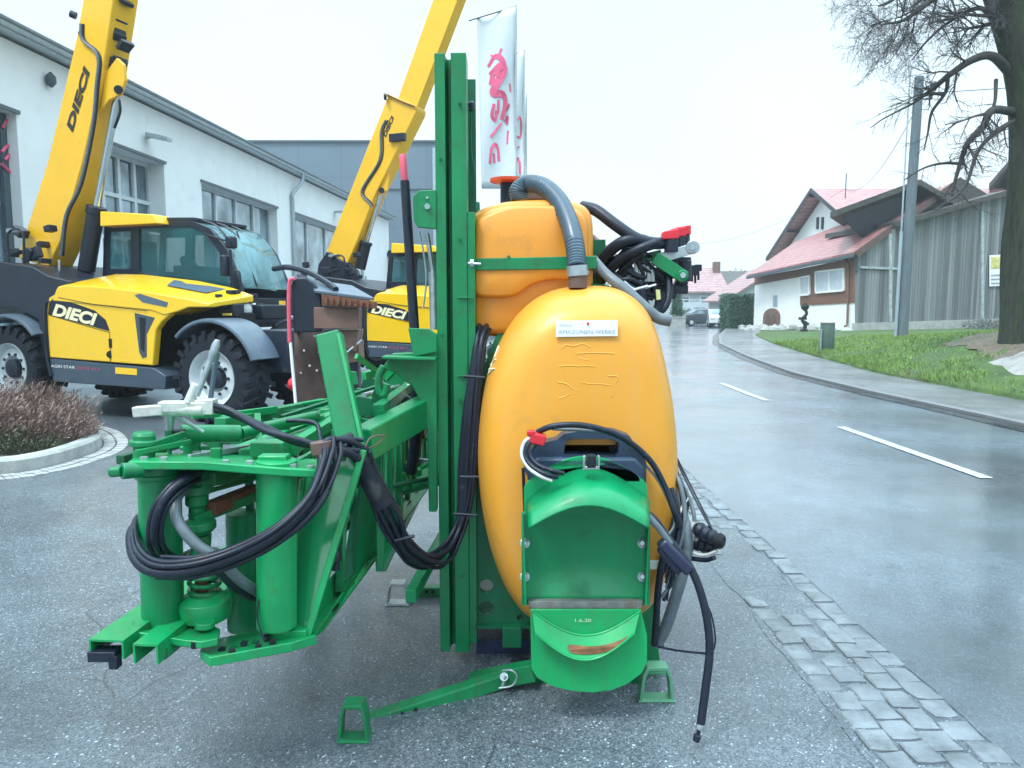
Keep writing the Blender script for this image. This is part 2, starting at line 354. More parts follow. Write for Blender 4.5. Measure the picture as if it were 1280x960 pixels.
# ------------------------------------------------------------------ ground
def kerbx(Y):       # road's right edge (kerb face)
    pts = [(-60, 9.5), (-5, 7.0), (5, 6.7), (10, 6.6), (13, 6.45), (16.8, 6.5), (22.5, 7.25), (31, 8.75), (40, 11.2), (52, 15.0), (70, 22), (100, 38), (160, 78)]
    return lerp(pts, Y)
def grassx(Y):
    pts = [(-60, 11.0), (-5, 8.6), (5, 8.2), (11.6, 8.0), (16.4, 8.1), (22, 9.0), (31, 10.75), (40, 13.0), (46, 15.4), (52, 17.2), (70, 24), (160, 80)]
    return lerp(pts, Y)
def leftx(Y):       # road's left edge
    pts = [(-60, 3.4), (-5, 1.78), (2.5, 1.66), (6, 1.62), (10, 1.6), (17, 1.9), (25, 2.9), (35, 4.8), (45, 7.0), (60, 11.5), (100, 27), (160, 60)]
    return lerp(pts, Y)
def lerp(pts, Y):
    if Y <= pts[0][0]: return pts[0][1]
    for (a, b), (c, d) in zip(pts, pts[1:]):
        if Y <= c:
            t = (Y-a)/(c-a); return b+(d-b)*t
    return pts[-1][1]
def slope(Y): return lerp([(0, .30), (16, .30), (25, .125), (30, .085), (40, .05), (60, .03), (100, .0)], Y)
def bankz(X, Y):
    g = X-grassx(Y)
    if g <= 0: return 0.0
    g2 = min(g, 10+max(0, g-10)*.15)
    h = .10+min(g2, 3)*slope(Y)+max(0, g2-3)*slope(Y)*.35
    return h+.05*noise.noise(V((X*.9, Y*.9, 0)))*min(1, g)+.02*noise.noise(V((X*4, Y*4, 3)))
ysteps = [-60, -40, -25, -15, -8, -4, -2, 0, 1, 2, 3, 4, 5, 6, 7, 8, 9, 10, 11, 12, 13, 14, 15, 16, 17, 18, 20, 22, 24, 26, 28, 31, 34, 37, 40, 43, 46, 49, 52, 56, 60, 66, 72, 80, 90, 100, 120, 140, 160]
fine = [y for y in ysteps if y < 1]+[1+i*.1 for i in range(190)]+[y for y in ysteps if y > 20]
def strip(fa, fb, z, name, m, na=2, za=None, zb=None, st=None):
    b = MB(); rings = []
    for Y in (st or ysteps):
        a, c = fa(Y), fb(Y); rings.append([V((a+(c-a)*i/na, Y, z)) for i in range(na+1)])
    b.loft(rings, False, False); return tag(b.build(name, m, smooth=0), kind='structure')
b = MB(); b.add([(-600, -600, -.02), (600, -600, -.02), (600, 600, -.02), (-600, 600, -.02)], [(0, 1, 2, 3)])
tag(b.build('ground', M['field'], smooth=0), kind='structure')
b = MB(); b.add([(-60, -60, 0), (12, -60, 0), (12, 60, 0), (18, 78, 0), (24, 160, 0), (-60, 160, 0)], [(0, 1, 2, 3, 4, 5)])
tag(b.build('forecourt', M['apron'], smooth=0), kind='structure')
strip(lambda Y: leftx(Y)+.022*noise.noise(V((Y*3.1, 4, 0)))+.02*noise.noise(V((Y*9, 1, 0))), lambda Y: kerbx(Y)-.12, .004, 'road', M['road'], 4, st=fine)
# kerb and footpath
b = MB(); rings = []
for Y in ysteps:
    k = kerbx(Y); rings.append([V((k-.12, Y, -.01)), V((k-.12, Y, .045)), V((k-.10, Y, .055)), V((k, Y, .055)), V((k, Y, -.01))])
b.loft(rings, True, True); tag(b.build('kerb', mat('worn_kerb', (.17, .175, .18), .5, var=.25, dirt=((.06, .065, .07), .3, 5)), smooth=0), kind='structure')
strip(lambda Y: kerbx(Y)-.002, lambda Y: grassx(Y)+.15, .056, 'footpath', M['walk'], 2)
# drop gutter line by the kerb
strip(lambda Y: kerbx(Y)-.42, lambda Y: kerbx(Y)-.122, .010, 'gutter_strip', mat('wet_gutter', (.03, .034, .038), .2, var=.5, scale=2), 1)
# bank
b = MB(); gx = [0, .05, .15, .35, .7, 1.1, 1.6, 2.1, 2.6, 3.1, 3.8, 4.6, 5.5, 6.5, 7.5, 9, 11, 14, 18, 25, 40, 70]
yy = []; y = -20.0
while y < 62: yy.append(y); y += .5 if 5 < y < 30 else 1.5
yy += [66, 72, 80, 90, 105, 130, 160]
b.loft([[V((grassx(Y)+g, Y, bankz(grassx(Y)+g, Y)-(.02 if g == 0 else 0))) for g in gx] for Y in yy], False, False)
def bankmat():
    m, nt, bs, N, L = nm('bank_turf'); v = coords(nt)
    c = ramp(nt, noi(nt, v, 1.4, 8, .7), [(.3, (.028, .055, .016)), (.5, (.055, .105, .022)), (.7, (.10, .15, .035))])
    c = mix(nt, ramp(nt, noi(nt, v, .5, 5, .6), [(.55, 0.0), (.66, .8)]), c, (.10, .085, .055))
    L(c, bs.inputs['Base Color']); bs.inputs['Roughness'].default_value = .9; bumpn(nt, noi(nt, v, 25, 6), .9, .04, bs); return m
M['turf'] = bankmat()
tag(b.build('grass_bank', M['turf'], smooth=60), kind='structure')
# road markings
def dash(y0, y1, w=.12, xc=None, name='centre_line_dash'):
    b = MB(); n = 4; r = []
    for i in range(n+1):
        Y = y0+(y1-y0)*i/n; c = (leftx(Y)+kerbx(Y)-.12)/2+.1 if xc is None else xc
        r.append([V((c-w/2, Y, .0105)), V((c+w/2, Y, .0105))])
    b.loft(r, False, False); return b
y = 6.45; b = MB()
y0 = -4.6
while y0 < 16:
    d = dash(y0, y0+2.85); b.add(d.v, d.f); y0 += 5.52
tag(b.build('road_markings', M['paint'], smooth=0), kind='structure')
# sett strip along the road's left edge
b = MB(); r2 = random.Random(5); y = 1.3; row = 0
while y < 16:
    L_ = .135 if y < 8 else .27
    xr = leftx(y); nc = 4
    for c in range(nc):
        x0 = xr-.445+c*.112; sx = (.112-.010)/2*r2.uniform(.9, 1.02); sy = (L_-.014)/2*r2.uniform(.9, 1.02)
        cx = x0+.055+r2.uniform(-.014, .014); cy = y+L_/2+(L_/2 if c % 2 else 0)+r2.uniform(-.008, .008); z = .010+r2.uniform(-.006, .005)
        if noise.noise(V((cx*2.5, cy*1.1, 7))) > .33 and y > 3.3: continue
        a = r2.uniform(-.07, .07); ca, sa = math.cos(a), math.sin(a)
        lo = []; hi = []
        for ux, uy in ((-1, -1), (0, -1.04), (1, -1), (1.03, 0), (1, 1), (0, 1.04), (-1, 1), (-1.03, 0)):
            px, py = ux*sx, uy*sy; jx, jy = r2.uniform(-.006, .006), r2.uniform(-.006, .006)
            lo.append(V((cx+px*ca-py*sa+jx, cy+px*sa+py*ca+jy, -.01)))
            hi.append(V((cx+(px*.86)*ca-(py*.88)*sa+jx, cy+(px*.86)*sa+(py*.88)*ca+jy, z)))
        mid = [l.lerp(h, .78)+V((0, 0, .0)) for l, h in zip(lo, hi)]
        for l, q in zip(lo, mid): q.x = l.x*.96+q.x*.04; q.y = l.y*.96+q.y*.04
        b.loft([lo, mid, hi], True)
    y += L_
tag(b.build('sett_paving', M['stone'], smooth=30), kind='structure')
strip(lambda Y: leftx(Y)-.47+.04*noise.noise(V((Y*2.3, 8, 0)))+.02*noise.noise(V((Y*8, 3, 0))), lambda Y: leftx(Y)+.03, .002, 'sett_bed', M['apron'], 1, st=fine)
# planter island with kerb
isl = [G(125, 549), G(124, 562), G(85, 578), G(40, 589), G(0, 594), G(-90, 600), G(-260, 598), G(-330, 575), G(-260, 552), G(-100, 535), G(60, 530), G(108, 538)]
isl = catmull(isl, 6, True); cen = sum(isl, V())/len(isl)
def ins(p, d): q = p-cen; q.z = 0; return cen+q*(1-d/q.length)
b = MB(); 
for i in range(len(isl)):
    pass
b.loft([[V((p.x, p.y, -.01)) for p in isl], [V((p.x, p.y, .12)) for p in isl], [ins(p, .03)+V((0, 0, .145)) for p in isl], [ins(p, .15)+V((0, 0, .145)) for p in isl], [ins(p, .17)+V((0, 0, .05)) for p in isl]], False)
tag(b.build('planter_kerb', M['concrete'], smooth=40), kind='structure')
b = MB(); b.loft([[ins(p, .16)+V((0, 0, .07)) for p in isl], [ins(p, .8)+V((0, 0, .13)) for p in isl]], True)
tag(b.build('planter_soil', M['soil'], smooth=40), kind='structure')
b = MB(); r2 = random.Random(8); per = [ins(p, -.16) for p in isl]
for i in range(0, len(per)):
    p, q = per[i], per[(i+1) % len(per)]; n = max(1, int((q-p).length/.16))
    for k in range(n):
        a = p.lerp(q, (k+.06)/n); c = p.lerp(q, (k+.94)/n)
        for w0, w1 in ((-.10, .01), (.03, .14)):
            z = .008+r2.uniform(0, .006)
            quad = [ins(a, w0), ins(c, w0), ins(c, w1), ins(a, w1)]
            b.loft([[V((t.x, t.y, -.01)) for t in quad], [V((t.x, t.y, z)) for t in quad]], True)
tag(b.build('sett_border', M['stonep'], smooth=0), kind='structure')
# heather: tufts of thin twigs
def heather(cx, cy, rx, ry, h, n, label, m, seed):
    b = MB(); r = random.Random(seed)
    for i in range(n):
        a = r.uniform(0, 2*PI); q = math.sqrt(r.random())
        x, y = cx+rx*q*math.cos(a), cy+ry*q*math.sin(a)
        hh = h*(1-.55*q*q)*r.uniform(.6, 1.1); lean = V((math.cos(a)*q*.6+r.uniform(-.45, .45), math.sin(a)*q*.6+r.uniform(-.45, .45), 1)).normalized()
        p = V((x, y, .08)); w = r.uniform(.0022, .0045); k = 3
        sd_ = lean.cross(V((r.uniform(-1, 1), r.uniform(-1, 1), .2))).normalized()*w
        p1 = p+lean*hh*.5; p2 = p1+(lean+V((r.uniform(-.5, .5), r.uniform(-.5, .5), r.uniform(-.4, .2)))).normalized()*hh*.5
        b.add([p-sd_, p+sd_, p1+sd_, p1-sd_, p2], [(0, 1, 2, 3), (3, 2, 4)])
        for j in range(k):
            t = r.uniform(.35, 1); s0 = p1.lerp(p2, t) if r.random() < .6 else p.lerp(p1, t)
            d = V((r.uniform(-1, 1), r.uniform(-1, 1), r.uniform(-.1, 1))).normalized()*hh*r.uniform(.12, .3)
            e = d.cross(V((.3, .5, .8))).normalized()*r.uniform(.003, .008)
            b.add([s0-e*.4, s0+d*.6+e, s0+d, s0+d*.6-e], [(0, 1, 2, 3)])
    o = b.build('heather_shrub', m, smooth=0, recalc=False); return tag(o, label, 'shrub', 'heather shrubs in the kerbed planter')
ip = G(30, 560)
heather(-5.05, 7.80, .52, .48, .46, 3000, 'twiggy dry heather shrub at the rounded kerb end of the planter', M['heath'], 1)
heather(-5.6, 7.65, .7, .55, .56, 3400, 'reddish dry heather shrub at the left edge of the photo', M['heath'], 2)
heather(-5.75, 8.45, .75, .5, .66, 3000, 'taller pale heather shrub in front of the rear tractor wheel', M['heath'], 3)
heather(-5.0, 7.30, .5, .28, .26, 1100, 'low greenish heather tuft along the front of the planter kerb', M['heath2'], 4)
# real grass blades on the bank
b = MB(); r = random.Random(21)
for i in range(52000):
    Y = 8+22*r.random()**1.5; g = r.random()**1.3*6.5+.02; X = grassx(Y)+g
    if X/Y > .80: continue
    if noise.noise(V((X*.8, Y*.8, 9)))+.5*noise.noise(V((X*3, Y*3, 2))) > .20 and r.random() < .85: continue
    if g > .45 and Y < 14.7 and X > 8.35+max(0, (Y-11.6)*.22): continue
    if g > .9 and Y < 18 and X > 8.8+.22*(Y-11) and r.random() < .93: continue
    z = bankz(X, Y); h = r.uniform(.02, .055)*(1+Y/30)*(1.4 if g < .5 else 1); w = .004*(1+Y/9); a = r.uniform(0, PI)
    dx, dy = math.cos(a)*w, math.sin(a)*w; lx, ly = r.uniform(-.05, .05), r.uniform(-.05, .05)
    if g < .3: lx -= .03
    b.add([(X-dx, Y-dy, z-.01), (X+dx, Y+dy, z-.01), (X+lx, Y+ly, z+h)], [(0, 1, 2)])
M['blade'] = mat('grass_blades', (.16, .28, .055), .6, var=.5, scale=2.2, dirt=((.26, .24, .12), .45, 5))
tag(b.build('grass', M['blade'], smooth=0, recalc=False), 'short green grass covering the roadside bank', None, None, 'stuff')
b = MB(); b.loft([[V((X, Y, bankz(X, Y)+.012+.02*noise.noise(V((X*7, Y*7, 2))))) for X in [max(grassx(Y)+.8, 8.7+.22*(Y-11)+.35*noise.noise(V((Y*1.3, 0, 0))))+j*.35*(.5+.5*math.sin(min(PI/2, (Y-12.5)*.5+.4))) for j in range(14)]] for Y in [12.6+i*.3 for i in range(19)]], False, False)
M['litter'] = mat('leaf_litter', (.13, .10, .075), .9, var=.6, scale=6, bump=.9, bscale=35, dirt=((.04, .06, .02), .4, 3))
tag(b.build('soil_patch', M['litter'], smooth=60), kind='structure')
# rubble / pale rock slope by the tree
b = MB(); r = random.Random(4); g0 = 9.6
rock = []
for i in range(15):
    row = []
    for j in range(13):
        Y = 10.9+i*.27; X = grassx(Y)+.38+max(0, (Y-11.6)*.22)+j*.2
        d = min(i, 14-i, j, 12-j)/3.5
        row.append(V((X, Y, bankz(X, Y)-.05+min(1, d)*(.22+.1*noise.noise(V((X*1.6, Y*1.6, 5))))+.05*noise.noise(V((X*5, Y*5, 1))))))
    rock.append(row)
b.loft(rock, False, False)
tag(b.build('rock_outcrop', M['sandrock'], smooth=25), 'pale bare rubble patch on the bank below the big tree', 'rock')
# ------------------------------------------------------------------ workshop building (left)
th = math.atan((715-640)/930); BD = V((math.sin(th), math.cos(th), 0)); BN = V((math.cos(th), -math.sin(th), 0)); BP = V((-10.8, 0, 0))
def B(px, py, off=0.0): return PL(px, py, BP+BN*off, BN)
def bu(p): return (p-BP).dot(BD)
u0 = -6; u1 = bu(B(486, 300)); EZ = B(250, 164).z
wk = empty('workshop_building', BP+BD*20, 'long white rendered workshop with large windows behind the yellow telehandlers', 'building')
def bp(u, z, off=0.0): return BP+BD*u+BN*off+V((0, 0, z))
ops = []
def opening(pxa, pxb, pya, sill):   # pixel x of jambs, pixel y of the head at pxb, sill z
    ua = bu(B(pxa, 385)); ub = bu(B(pxb, 385)); zt = B(pxb, pya).z; return (ua, ub, sill, zt)
o1 = (bu(B(-60, 385)), bu(B(36, 385)), .9, B(36, 148).z)
o2 = opening(133, 213, 208, 0.1); o3 = opening(258, 350, 262, 1.0); o4 = opening(368, 436, 291, 1.0)
ops = [o1, o2, o3, o4]
outer = [bp(u0, 0), bp(u1, 0), bp(u1, EZ), bp(u0, EZ)]
holes = [[bp(a, c), bp(b_, c), bp(b_, d), bp(a, d)] for a, b_, c, d in ops]
b = MB(); b.prism(outer, -BN*.45, holes)
wl = b.build('wall', M['wall'], wk, smooth=0)
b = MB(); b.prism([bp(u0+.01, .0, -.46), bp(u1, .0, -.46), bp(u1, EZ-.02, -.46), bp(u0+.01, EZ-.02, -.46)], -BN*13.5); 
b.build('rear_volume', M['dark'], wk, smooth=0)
b = MB(); b.beam(bp(u0-.3, EZ+.10, .02), bp(u1+.3, EZ+.10, .02), .5, .06); b.prism([bp(u0-.3, EZ+.18, .5), bp(u0-.3, EZ+1.5, -8), bp(u0-.3, EZ+.18, -14.5)], BD*(u1-u0+.6))
b.build('roof', mat('pale_eave', (.55, .62, .66), .5), wk, smooth=0)
b = MB(); b.cyl(bp(u0-.3, EZ+.13, .33), bp(u1+.3, EZ+.13, .33), .055, n=10); b.build('gutter', mat('pale_gutter', (.50, .58, .62), .35), wk)
for pxd in (367, 452):
    ud = bu(B(pxd, 385)); b = MB(); b.path([bp(ud+.5, EZ+.08, .33), bp(ud+.45, EZ-.25, .30), bp(ud, EZ-.75, .1), bp(ud, EZ-1.0, .09)], .07, 8, 4); b.cyl(bp(ud, EZ-1.0, .09), bp(ud, .05, .09), .07, n=8); b.build('downpipe', M['gutter'], wk)
def window(op, nx, zs, fm, fw=.07, dep=-.30, blind=False):
    a, c, z0, z1 = op; b = MB()
    t = fw
    b.beam(bp(a, z0+t/2, dep), bp(c, z0+t/2, dep), .08, t); b.beam(bp(a, z1-t/2, dep), bp(c, z1-t/2, dep), .08, t)
    for k in range(nx+1):
        u = a+t/2+(c-a-t)*k/nx; b.beam(bp(u, z0+t+.002, dep), bp(u, z1-t-.002, dep), t, .075, BN)
    for zz in zs: b.beam(bp(a+t, zz, dep), bp(c-t, zz, dep), .07, t*.9)
    f = b.build('window', fm, wk, smooth=0)
    b = MB(); b.prism([bp(a+.02, z0+.02, dep-.03), bp(c-.02, z0+.02, dep-.03), bp(c-.02, z1-.02, dep-.03), bp(a+.02, z1-.02, dep-.03)], -BN*.02)
    b.build('pane', M['glassb'], f, smooth=0)
    b = MB(); b.beam(bp(a-.05, z1+.06, .02), bp(c+.05, z1+.035, .02), .07, .07); b.build('lintel_shade', M['frame'], f, smooth=0)  # dark bar that paints in the shadow at the lintel
    return f
f1 = window(o1, 2, [], M['frame'], .16, -.25)
window(o2, 4, [o2[3]-(o2[3]-o2[2])*k/5 for k in range(1, 5)], M['framew'], .11, -.42)
window(o3, 4, [], M['framew'], .08); window(o4, 3, [], M['framew'], .08)
b = MB(); p = B(182, 172); b.box(p+BN*.35, (.55, .32, .09), Matrix.Rotation(.2, 3, 'Y')); b.cyl(p, p+BN*.3+V((0, 0, .04)), .04); b.build('wall_lamp', M['steel'], wk, bevel=.01)
b = MB(); p = B(418, 265); b.box(p+BN*.35, (.5, .3, .09)); b.cyl(p, p+BN*.3, .04); b.build('wall_lamp', M['steel'], wk, bevel=.01)
b = MB(); p = B(63, 90, .1); b.rev(p, p-V((0, 0, .3)), [(.02, 0), (.1, .3), (.1, .7), (.03, 1)]); b.build('camera_dome', M['frame'], wk)
# strokes that paint a reflection of red script on window one
red = M['redw'] = mat('faded_red_lettering', (.62, .09, .19), .6, var=.4, scale=2)
b = MB()
for pts in ([(2, 190), (10, 182), (14, 190), (6, 200)], [(2, 205), (12, 215)], [(3, 160), (9, 150), (12, 165)]):
    b.path([B(x, y, -.2) for x, y in pts], .035, 5, 4)
b.build('window_lettering', red, wk)
# small porch canopy at far end
b = MB(); e = bp(u1, 0); b.box(e+V((-.6, 1.0, 4.6)), (4.5, 3, .25)); b.box(e+V((1.0, 2.3, 2.25)), (.2, .2, 4.5)); b.build('porch', M['navy'], wk, smooth=0)
# ------------------------------------------------------------------ dark hall behind
Yh = 54; hl = S(250, 178, Yh); hr = S(543, 178, Yh)
b = MB(); zt = hl.z; dh = empty('clad_hall', V((hr.x-9, Yh, 0)), 'tall flat-roofed hall clad in blue grey panels behind the white workshop', 'building')
b.box(V(((hl.x+hr.x)/2-6, Yh+10, zt/2)), (hr.x-hl.x+12, 20, zt)); b.build('wall', M['clad'], dh, smooth=0)
b = MB(); b.box(V(((hl.x+hr.x)/2-6, Yh+10, zt+.06)), (hr.x-hl.x+12.3, 20.3, .14)); b.build('parapet', M['frame'], dh, smooth=0)
b = MB(); b.box(V((hr.x+.03, Yh-.03, zt/2-.2)), (.32, .30, zt-.4)); b.build('corner_trim', M['gutter'], dh, smooth=0)
b = MB(); b.box(V((hr.x-1.9, Yh-.05, 9.9)), (3.6, .1, .07)); b.build('trim_rail', M['frame'], dh, smooth=0)
# ------------------------------------------------------------------ flags
def flag(px0, px1, pyt0, pyt1, pyb, Y, label, strokes, arm):
    g = S(px1, 385, Y); base = V((g.x, Y, 0)); top = S(px1, pyt1, Y)
    r = empty('banner_flag', base, label, 'flag', 'white banner flags in front of the workshop')
    b = MB(); b.cyl(base, top+V((0, 0, .02)), .022, .016, n=8); b.build('pole', M['steel'], r)
    b = MB(); b.path([S(px0-arm, pyt0+4, Y), S(px1, pyt1, Y)], .010, 6, smooth=False); b.build('crossbar', M['navy'], r)
    n, k = 8, 22; rings = []
    def fp(u, v, off=0):
        x = px0+(px1-px0)*u+(1-v)*0; yt = pyt0+(pyt1-pyt0)*u; y = yt+(pyb-yt)*v
        x += (1-u)*v*6*(1 if px1-px0 > 20 else 0)
        return S(x, y, Y+.05*math.sin(u*5+v*6)-off)
    for i in range(k+1): rings.append([fp(j/n, i/k) for j in range(n+1)])
    b = MB(); b.loft(rings, False, False); o = b.build('banner', M['flag'], r, smooth=180, recalc=False)
    s_ = o.modifiers.new('solid', 'SOLIDIFY'); s_.thickness = .003
    if strokes:
        b = MB()
        for pts, w in strokes:
            pp = catmull([V((u, v, 0)) for u, v in pts], 5)
            for i in range(len(pp)-1):
                a, c = pp[i], pp[i+1]; A0 = fp(a.x, a.y, .008); A1 = fp(c.x, c.y, .008); w_ = w*1.25; d = (A1-A0)
                if d.length < 1e-4: continue
                d.normalize(); s1 = V((-d.z, 0, d.x))*w_*.5
                d2 = d*w*.25
                b.add([A0-s1-d2, A0+s1-d2, A1+s1+d2, A1-s1+d2], [(0, 1, 2, 3)])
        b.build('lettering', red, o, smooth=0, recalc=False)
M['flag'] = mat('flag_cloth', (.55, .60, .63), .7, var=.03)
s1 = [([(.30, .30), (.48, .25), (.66, .29), (.60, .36), (.42, .34), (.34, .40)], .07),
      ([(.34, .235), (.5, .26), (.62, .215)], .03),
      ([(.36, .35), (.60, .31), (.66, .345), (.44, .42), (.40, .455), (.62, .47), (.66, .53), (.58, .60)], .10),
      ([(.40, .52), (.34, .58), (.42, .61), (.46, .56)], .045), ([(.52, .50), (.50, .57)], .035),
      ([(.30, .70), (.58, .63)], .045), ([(.24, .85), (.30, .765), (.44, .755), (.50, .84)], .055), ([(.36, .80), (.37, .85)], .04),
      ([(.82, .42), (.84, .46)], .03), ([(.74, .56), (.80, .53)], .04), ([(.68, .62), (.76, .60), (.74, .64)], .04), ([(.78, .68), (.76, .75)], .03)]
flag(596, 645, 22, 8, 236, 13.0, 'tallest white banner flag with large red lettering, its top bar tilted', s1, 10)
s2 = [([(.3, .2), (.5, .3)], .03), ([(.3, .55), (.7, .52), (.7, .66), (.35, .66)], .05), ([(.4, .75), (.6, .74)], .05), ([(.35, .84), (.7, .86), (.75, .95)], .07)]
flag(634, 655, 66, 64, 224, 15.5, 'middle white banner flag with red lettering, half hidden by the tallest', s2, 2)
flag(650, 658, 119, 118, 226, 18, 'shortest and farthest white banner flag, only a narrow strip visible', None, 1)
# ------------------------------------------------------------------ generic houses
def house(name, label, cat, x0, x1, y0, y1, ze, zr, ridge, wallm, roofm, wins=(), chim=None, zb=0, oh=.5):
    r = empty(name, V(((x0+x1)/2, y0, zb)), label, cat)
    b = MB(); b.box(V(((x0+x1)/2, (y0+y1)/2, (ze+zb)/2)), (x1-x0, y1-y0, ze-zb))
    if ridge == 'x': ym = (y0+y1)/2; b.prism([V((x0, y0, ze)), V((x0, y1, ze)), V((x0, ym, zr-.15))], V((x1-x0, 0, 0)))
    else: xm = (x0+x1)/2; b.prism([V((x0, y0, ze)), V((x1, y0, ze)), V((xm, y0, zr-.15))], V((0, y1-y0, 0)))
    b.build('wall', wallm, r, smooth=0)
    b = MB(); t = .16
    if ridge == 'x':
        ym = (y0+y1)/2; s = (zr-ze)/(ym-y0); yo0, yo1 = y0-oh, y1+oh; zo = ze-s*oh
        b.prism([V((x0-oh, yo0, zo)), V((x0-oh, ym, zr)), V((x0-oh, yo1, zo)), V((x0-oh, yo1, zo+t)), V((x0-oh, ym, zr+t)), V((x0-oh, yo0, zo+t))], V((x1-x0+2*oh, 0, 0)))
    else:
        xm = (x0+x1)/2; s = (zr-ze)/(xm-x0); zo = ze-s*oh
        b.prism([V((x0-oh, y0-oh, zo)), V((xm, y0-oh, zr)), V((x1+oh, y0-oh, zo)), V((x1+oh, y0-oh, zo+t)), V((xm, y0-oh, zr+t)), V((x0-oh, y0-oh, zo+t))], V((0, y1-y0+2*oh, 0)))
    rf = b.build('roof', roofm, r, smooth=0)
    if chim: b = MB(); b.box(V(chim), (.7, .7, 1.6)); b.build('chimney', M['brown2'], rf, smooth=0, bevel=.03)
    for face, u, z, w, h in wins:
        b = MB()
        if face == 'f':
            c = V((u, y0-.02, z)); fr = (w, .08, h); fi = (w-.16, .06, h-.16); dd = V((0, -.02, 0))
        else:
            c = V((x0-.02, u, z)); fr = (.08, w, h); fi = (.06, w-.16, h-.16); dd = V((-.02, 0, 0))
        b.box(c, fr); f = b.build('window', M['white'], r, smooth=0)
        b = MB(); b.box(c+dd, fi); b.build('pane', M['glassb'], f, smooth=0)
    return r
# pink roofed house at the end of the street
Yf = 78; a = S(838, 385, Yf).x; c = S(905, 385, Yf).x; zr = S(870, 338, Yf).z; ze = S(870, 363, Yf).z
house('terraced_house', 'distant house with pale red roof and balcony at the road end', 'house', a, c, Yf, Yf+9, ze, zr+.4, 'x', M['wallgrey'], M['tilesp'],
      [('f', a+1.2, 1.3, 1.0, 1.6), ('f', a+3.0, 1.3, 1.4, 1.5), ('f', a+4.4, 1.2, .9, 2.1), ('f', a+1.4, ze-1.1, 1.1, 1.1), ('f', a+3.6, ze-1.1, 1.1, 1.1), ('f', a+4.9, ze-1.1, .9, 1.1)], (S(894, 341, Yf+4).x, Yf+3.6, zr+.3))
hh = [o for o in COL.objects if o.name.startswith('terraced_house')][0]
b = MB(); b.box(V(((a+c)/2, Yf-.8, ze-1.95)), (c-a-.4, 1.6, .15))
for k in range(9): b.box(V((a+.4+k*(c-a-.8)/8, Yf-1.5, ze-1.45)), (.07, .07, .9))
b.box(V(((a+c)/2, Yf-1.5, ze-.98)), (c-a-.6, .09, .09)); b.box(V(((a+c)/2, Yf-1.52, ze-1.5)), (c-a-.7, .03, .55))
b.build('balcony', M['framew'], hh, smooth=0)
# grey house behind, with green roof
Yg = 92; a = S(890, 385, Yg).x; c = S(955, 385, Yg).x
house('grey_house', 'distant greenish grey house between the pale red roof and the farmhouse', 'house', a, c, Yg, Yg+10, S(900, 372, Yg).z, S(920, 338, Yg).z, 'x', M['wallgrey'], M['tilesd'], [('f', a+2, 2.4, 1.2, 1.3), ('f', a+4.2, 2.4, 1.2, 1.3)])
# outbuilding with brownish roof beside hedge
Yo = 66; a = S(899, 385, Yo).x; c = S(975, 385, Yo).x
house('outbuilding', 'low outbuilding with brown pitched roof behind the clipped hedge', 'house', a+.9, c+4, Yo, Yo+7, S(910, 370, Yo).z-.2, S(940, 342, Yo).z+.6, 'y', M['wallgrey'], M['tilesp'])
# red-roofed house seen behind the valve block
Yr = 46; a = S(690, 385, Yr).x; c = S(778, 385, Yr).x
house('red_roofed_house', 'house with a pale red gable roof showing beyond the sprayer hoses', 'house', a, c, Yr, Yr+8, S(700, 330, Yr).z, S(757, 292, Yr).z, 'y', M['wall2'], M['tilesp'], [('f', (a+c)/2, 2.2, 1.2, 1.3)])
b = MB(); r = random.Random(90); rows = []
for i in range(121):
    x = -420+i*5.2; h = 5.2+1.6*noise.noise(V((x*.02, 0, 0)))+.9*noise.noise(V((x*.15, 0, 3)))+.5*noise.noise(V((x*.6, 0, 3)))
    rows.append([V((x, 232, -.5)), V((x, 235, h*.7)), V((x, 244, h)), V((x, 300, h*.8)), V((x, 330, -.5))])
b.loft(rows, False, False); tag(b.build('hills', mat('wooded_hill', (.05, .075, .055), .9, var=.5, scale=.15, bump=.6, bscale=1), smooth=60), kind='structure')
# far tree belts
def leafblob(b, c, rx, ry, rz, n, s, r, flat=0):
    for i in range(n):
        while 1:
            d = V((r.uniform(-1, 1), r.uniform(-1, 1), r.uniform(-1, 1)))
            if .25 < d.length < 1: break
        k = .75+.3*noise.noise(d*2.3+V(c))
        p = V(c)+V((d.x*rx, d.y*ry, d.z*rz))*k*1.15; u = V((r.uniform(-1, 1), r.uniform(-1, 1), r.uniform(-1, 1))).normalized(); w = u.orthogonal().normalized(); q = s*r.uniform(.5, 1.3)
        b.add([p-u*q, p+w*q*.6, p+u*q, p-w*q*.6], [(0, 1, 2, 3)])
def hedge(px0, px1, pyt, Y, dep, label):
    x0, x1 = S(px0, 385, Y).x, S(px1, 385, Y).x; zt = S(px0, pyt, Y).z; b = MB(); r = random.Random(px0)
    b.box(V(((x0+x1)/2, Y+dep/2+.1, zt/2-.05)), (x1-x0-.2, dep-.2, zt-.15))
    for i in range(5200):
        f = r.random(); 
        if f < .5: p = V((r.uniform(x0, x1), Y+r.uniform(-.06, .1), r.uniform(0, zt)))
        elif f < .75: p = V((r.uniform(x0, x1), Y+r.uniform(0, dep), zt+r.uniform(-.12, .07)))
        else: p = V((x0+r.uniform(-.06, .1), Y+r.uniform(0, dep), r.uniform(0, zt)))
        u = V((r.uniform(-1, 1), r.uniform(-1, 1), r.uniform(-1, 1))).normalized(); w = u.orthogonal().normalized(); q = r.uniform(.03, .09)
        b.add([p-u*q, p+w*q*.6, p+u*q, p-w*q*.6], [(0, 1, 2, 3)])
    return tag(b.build('hedge', M['hedge'], smooth=0, recalc=False), label, 'hedge')
hedge(911, 945, 368, 53, 2.5, 'clipped dark green hedge block beside the white car')
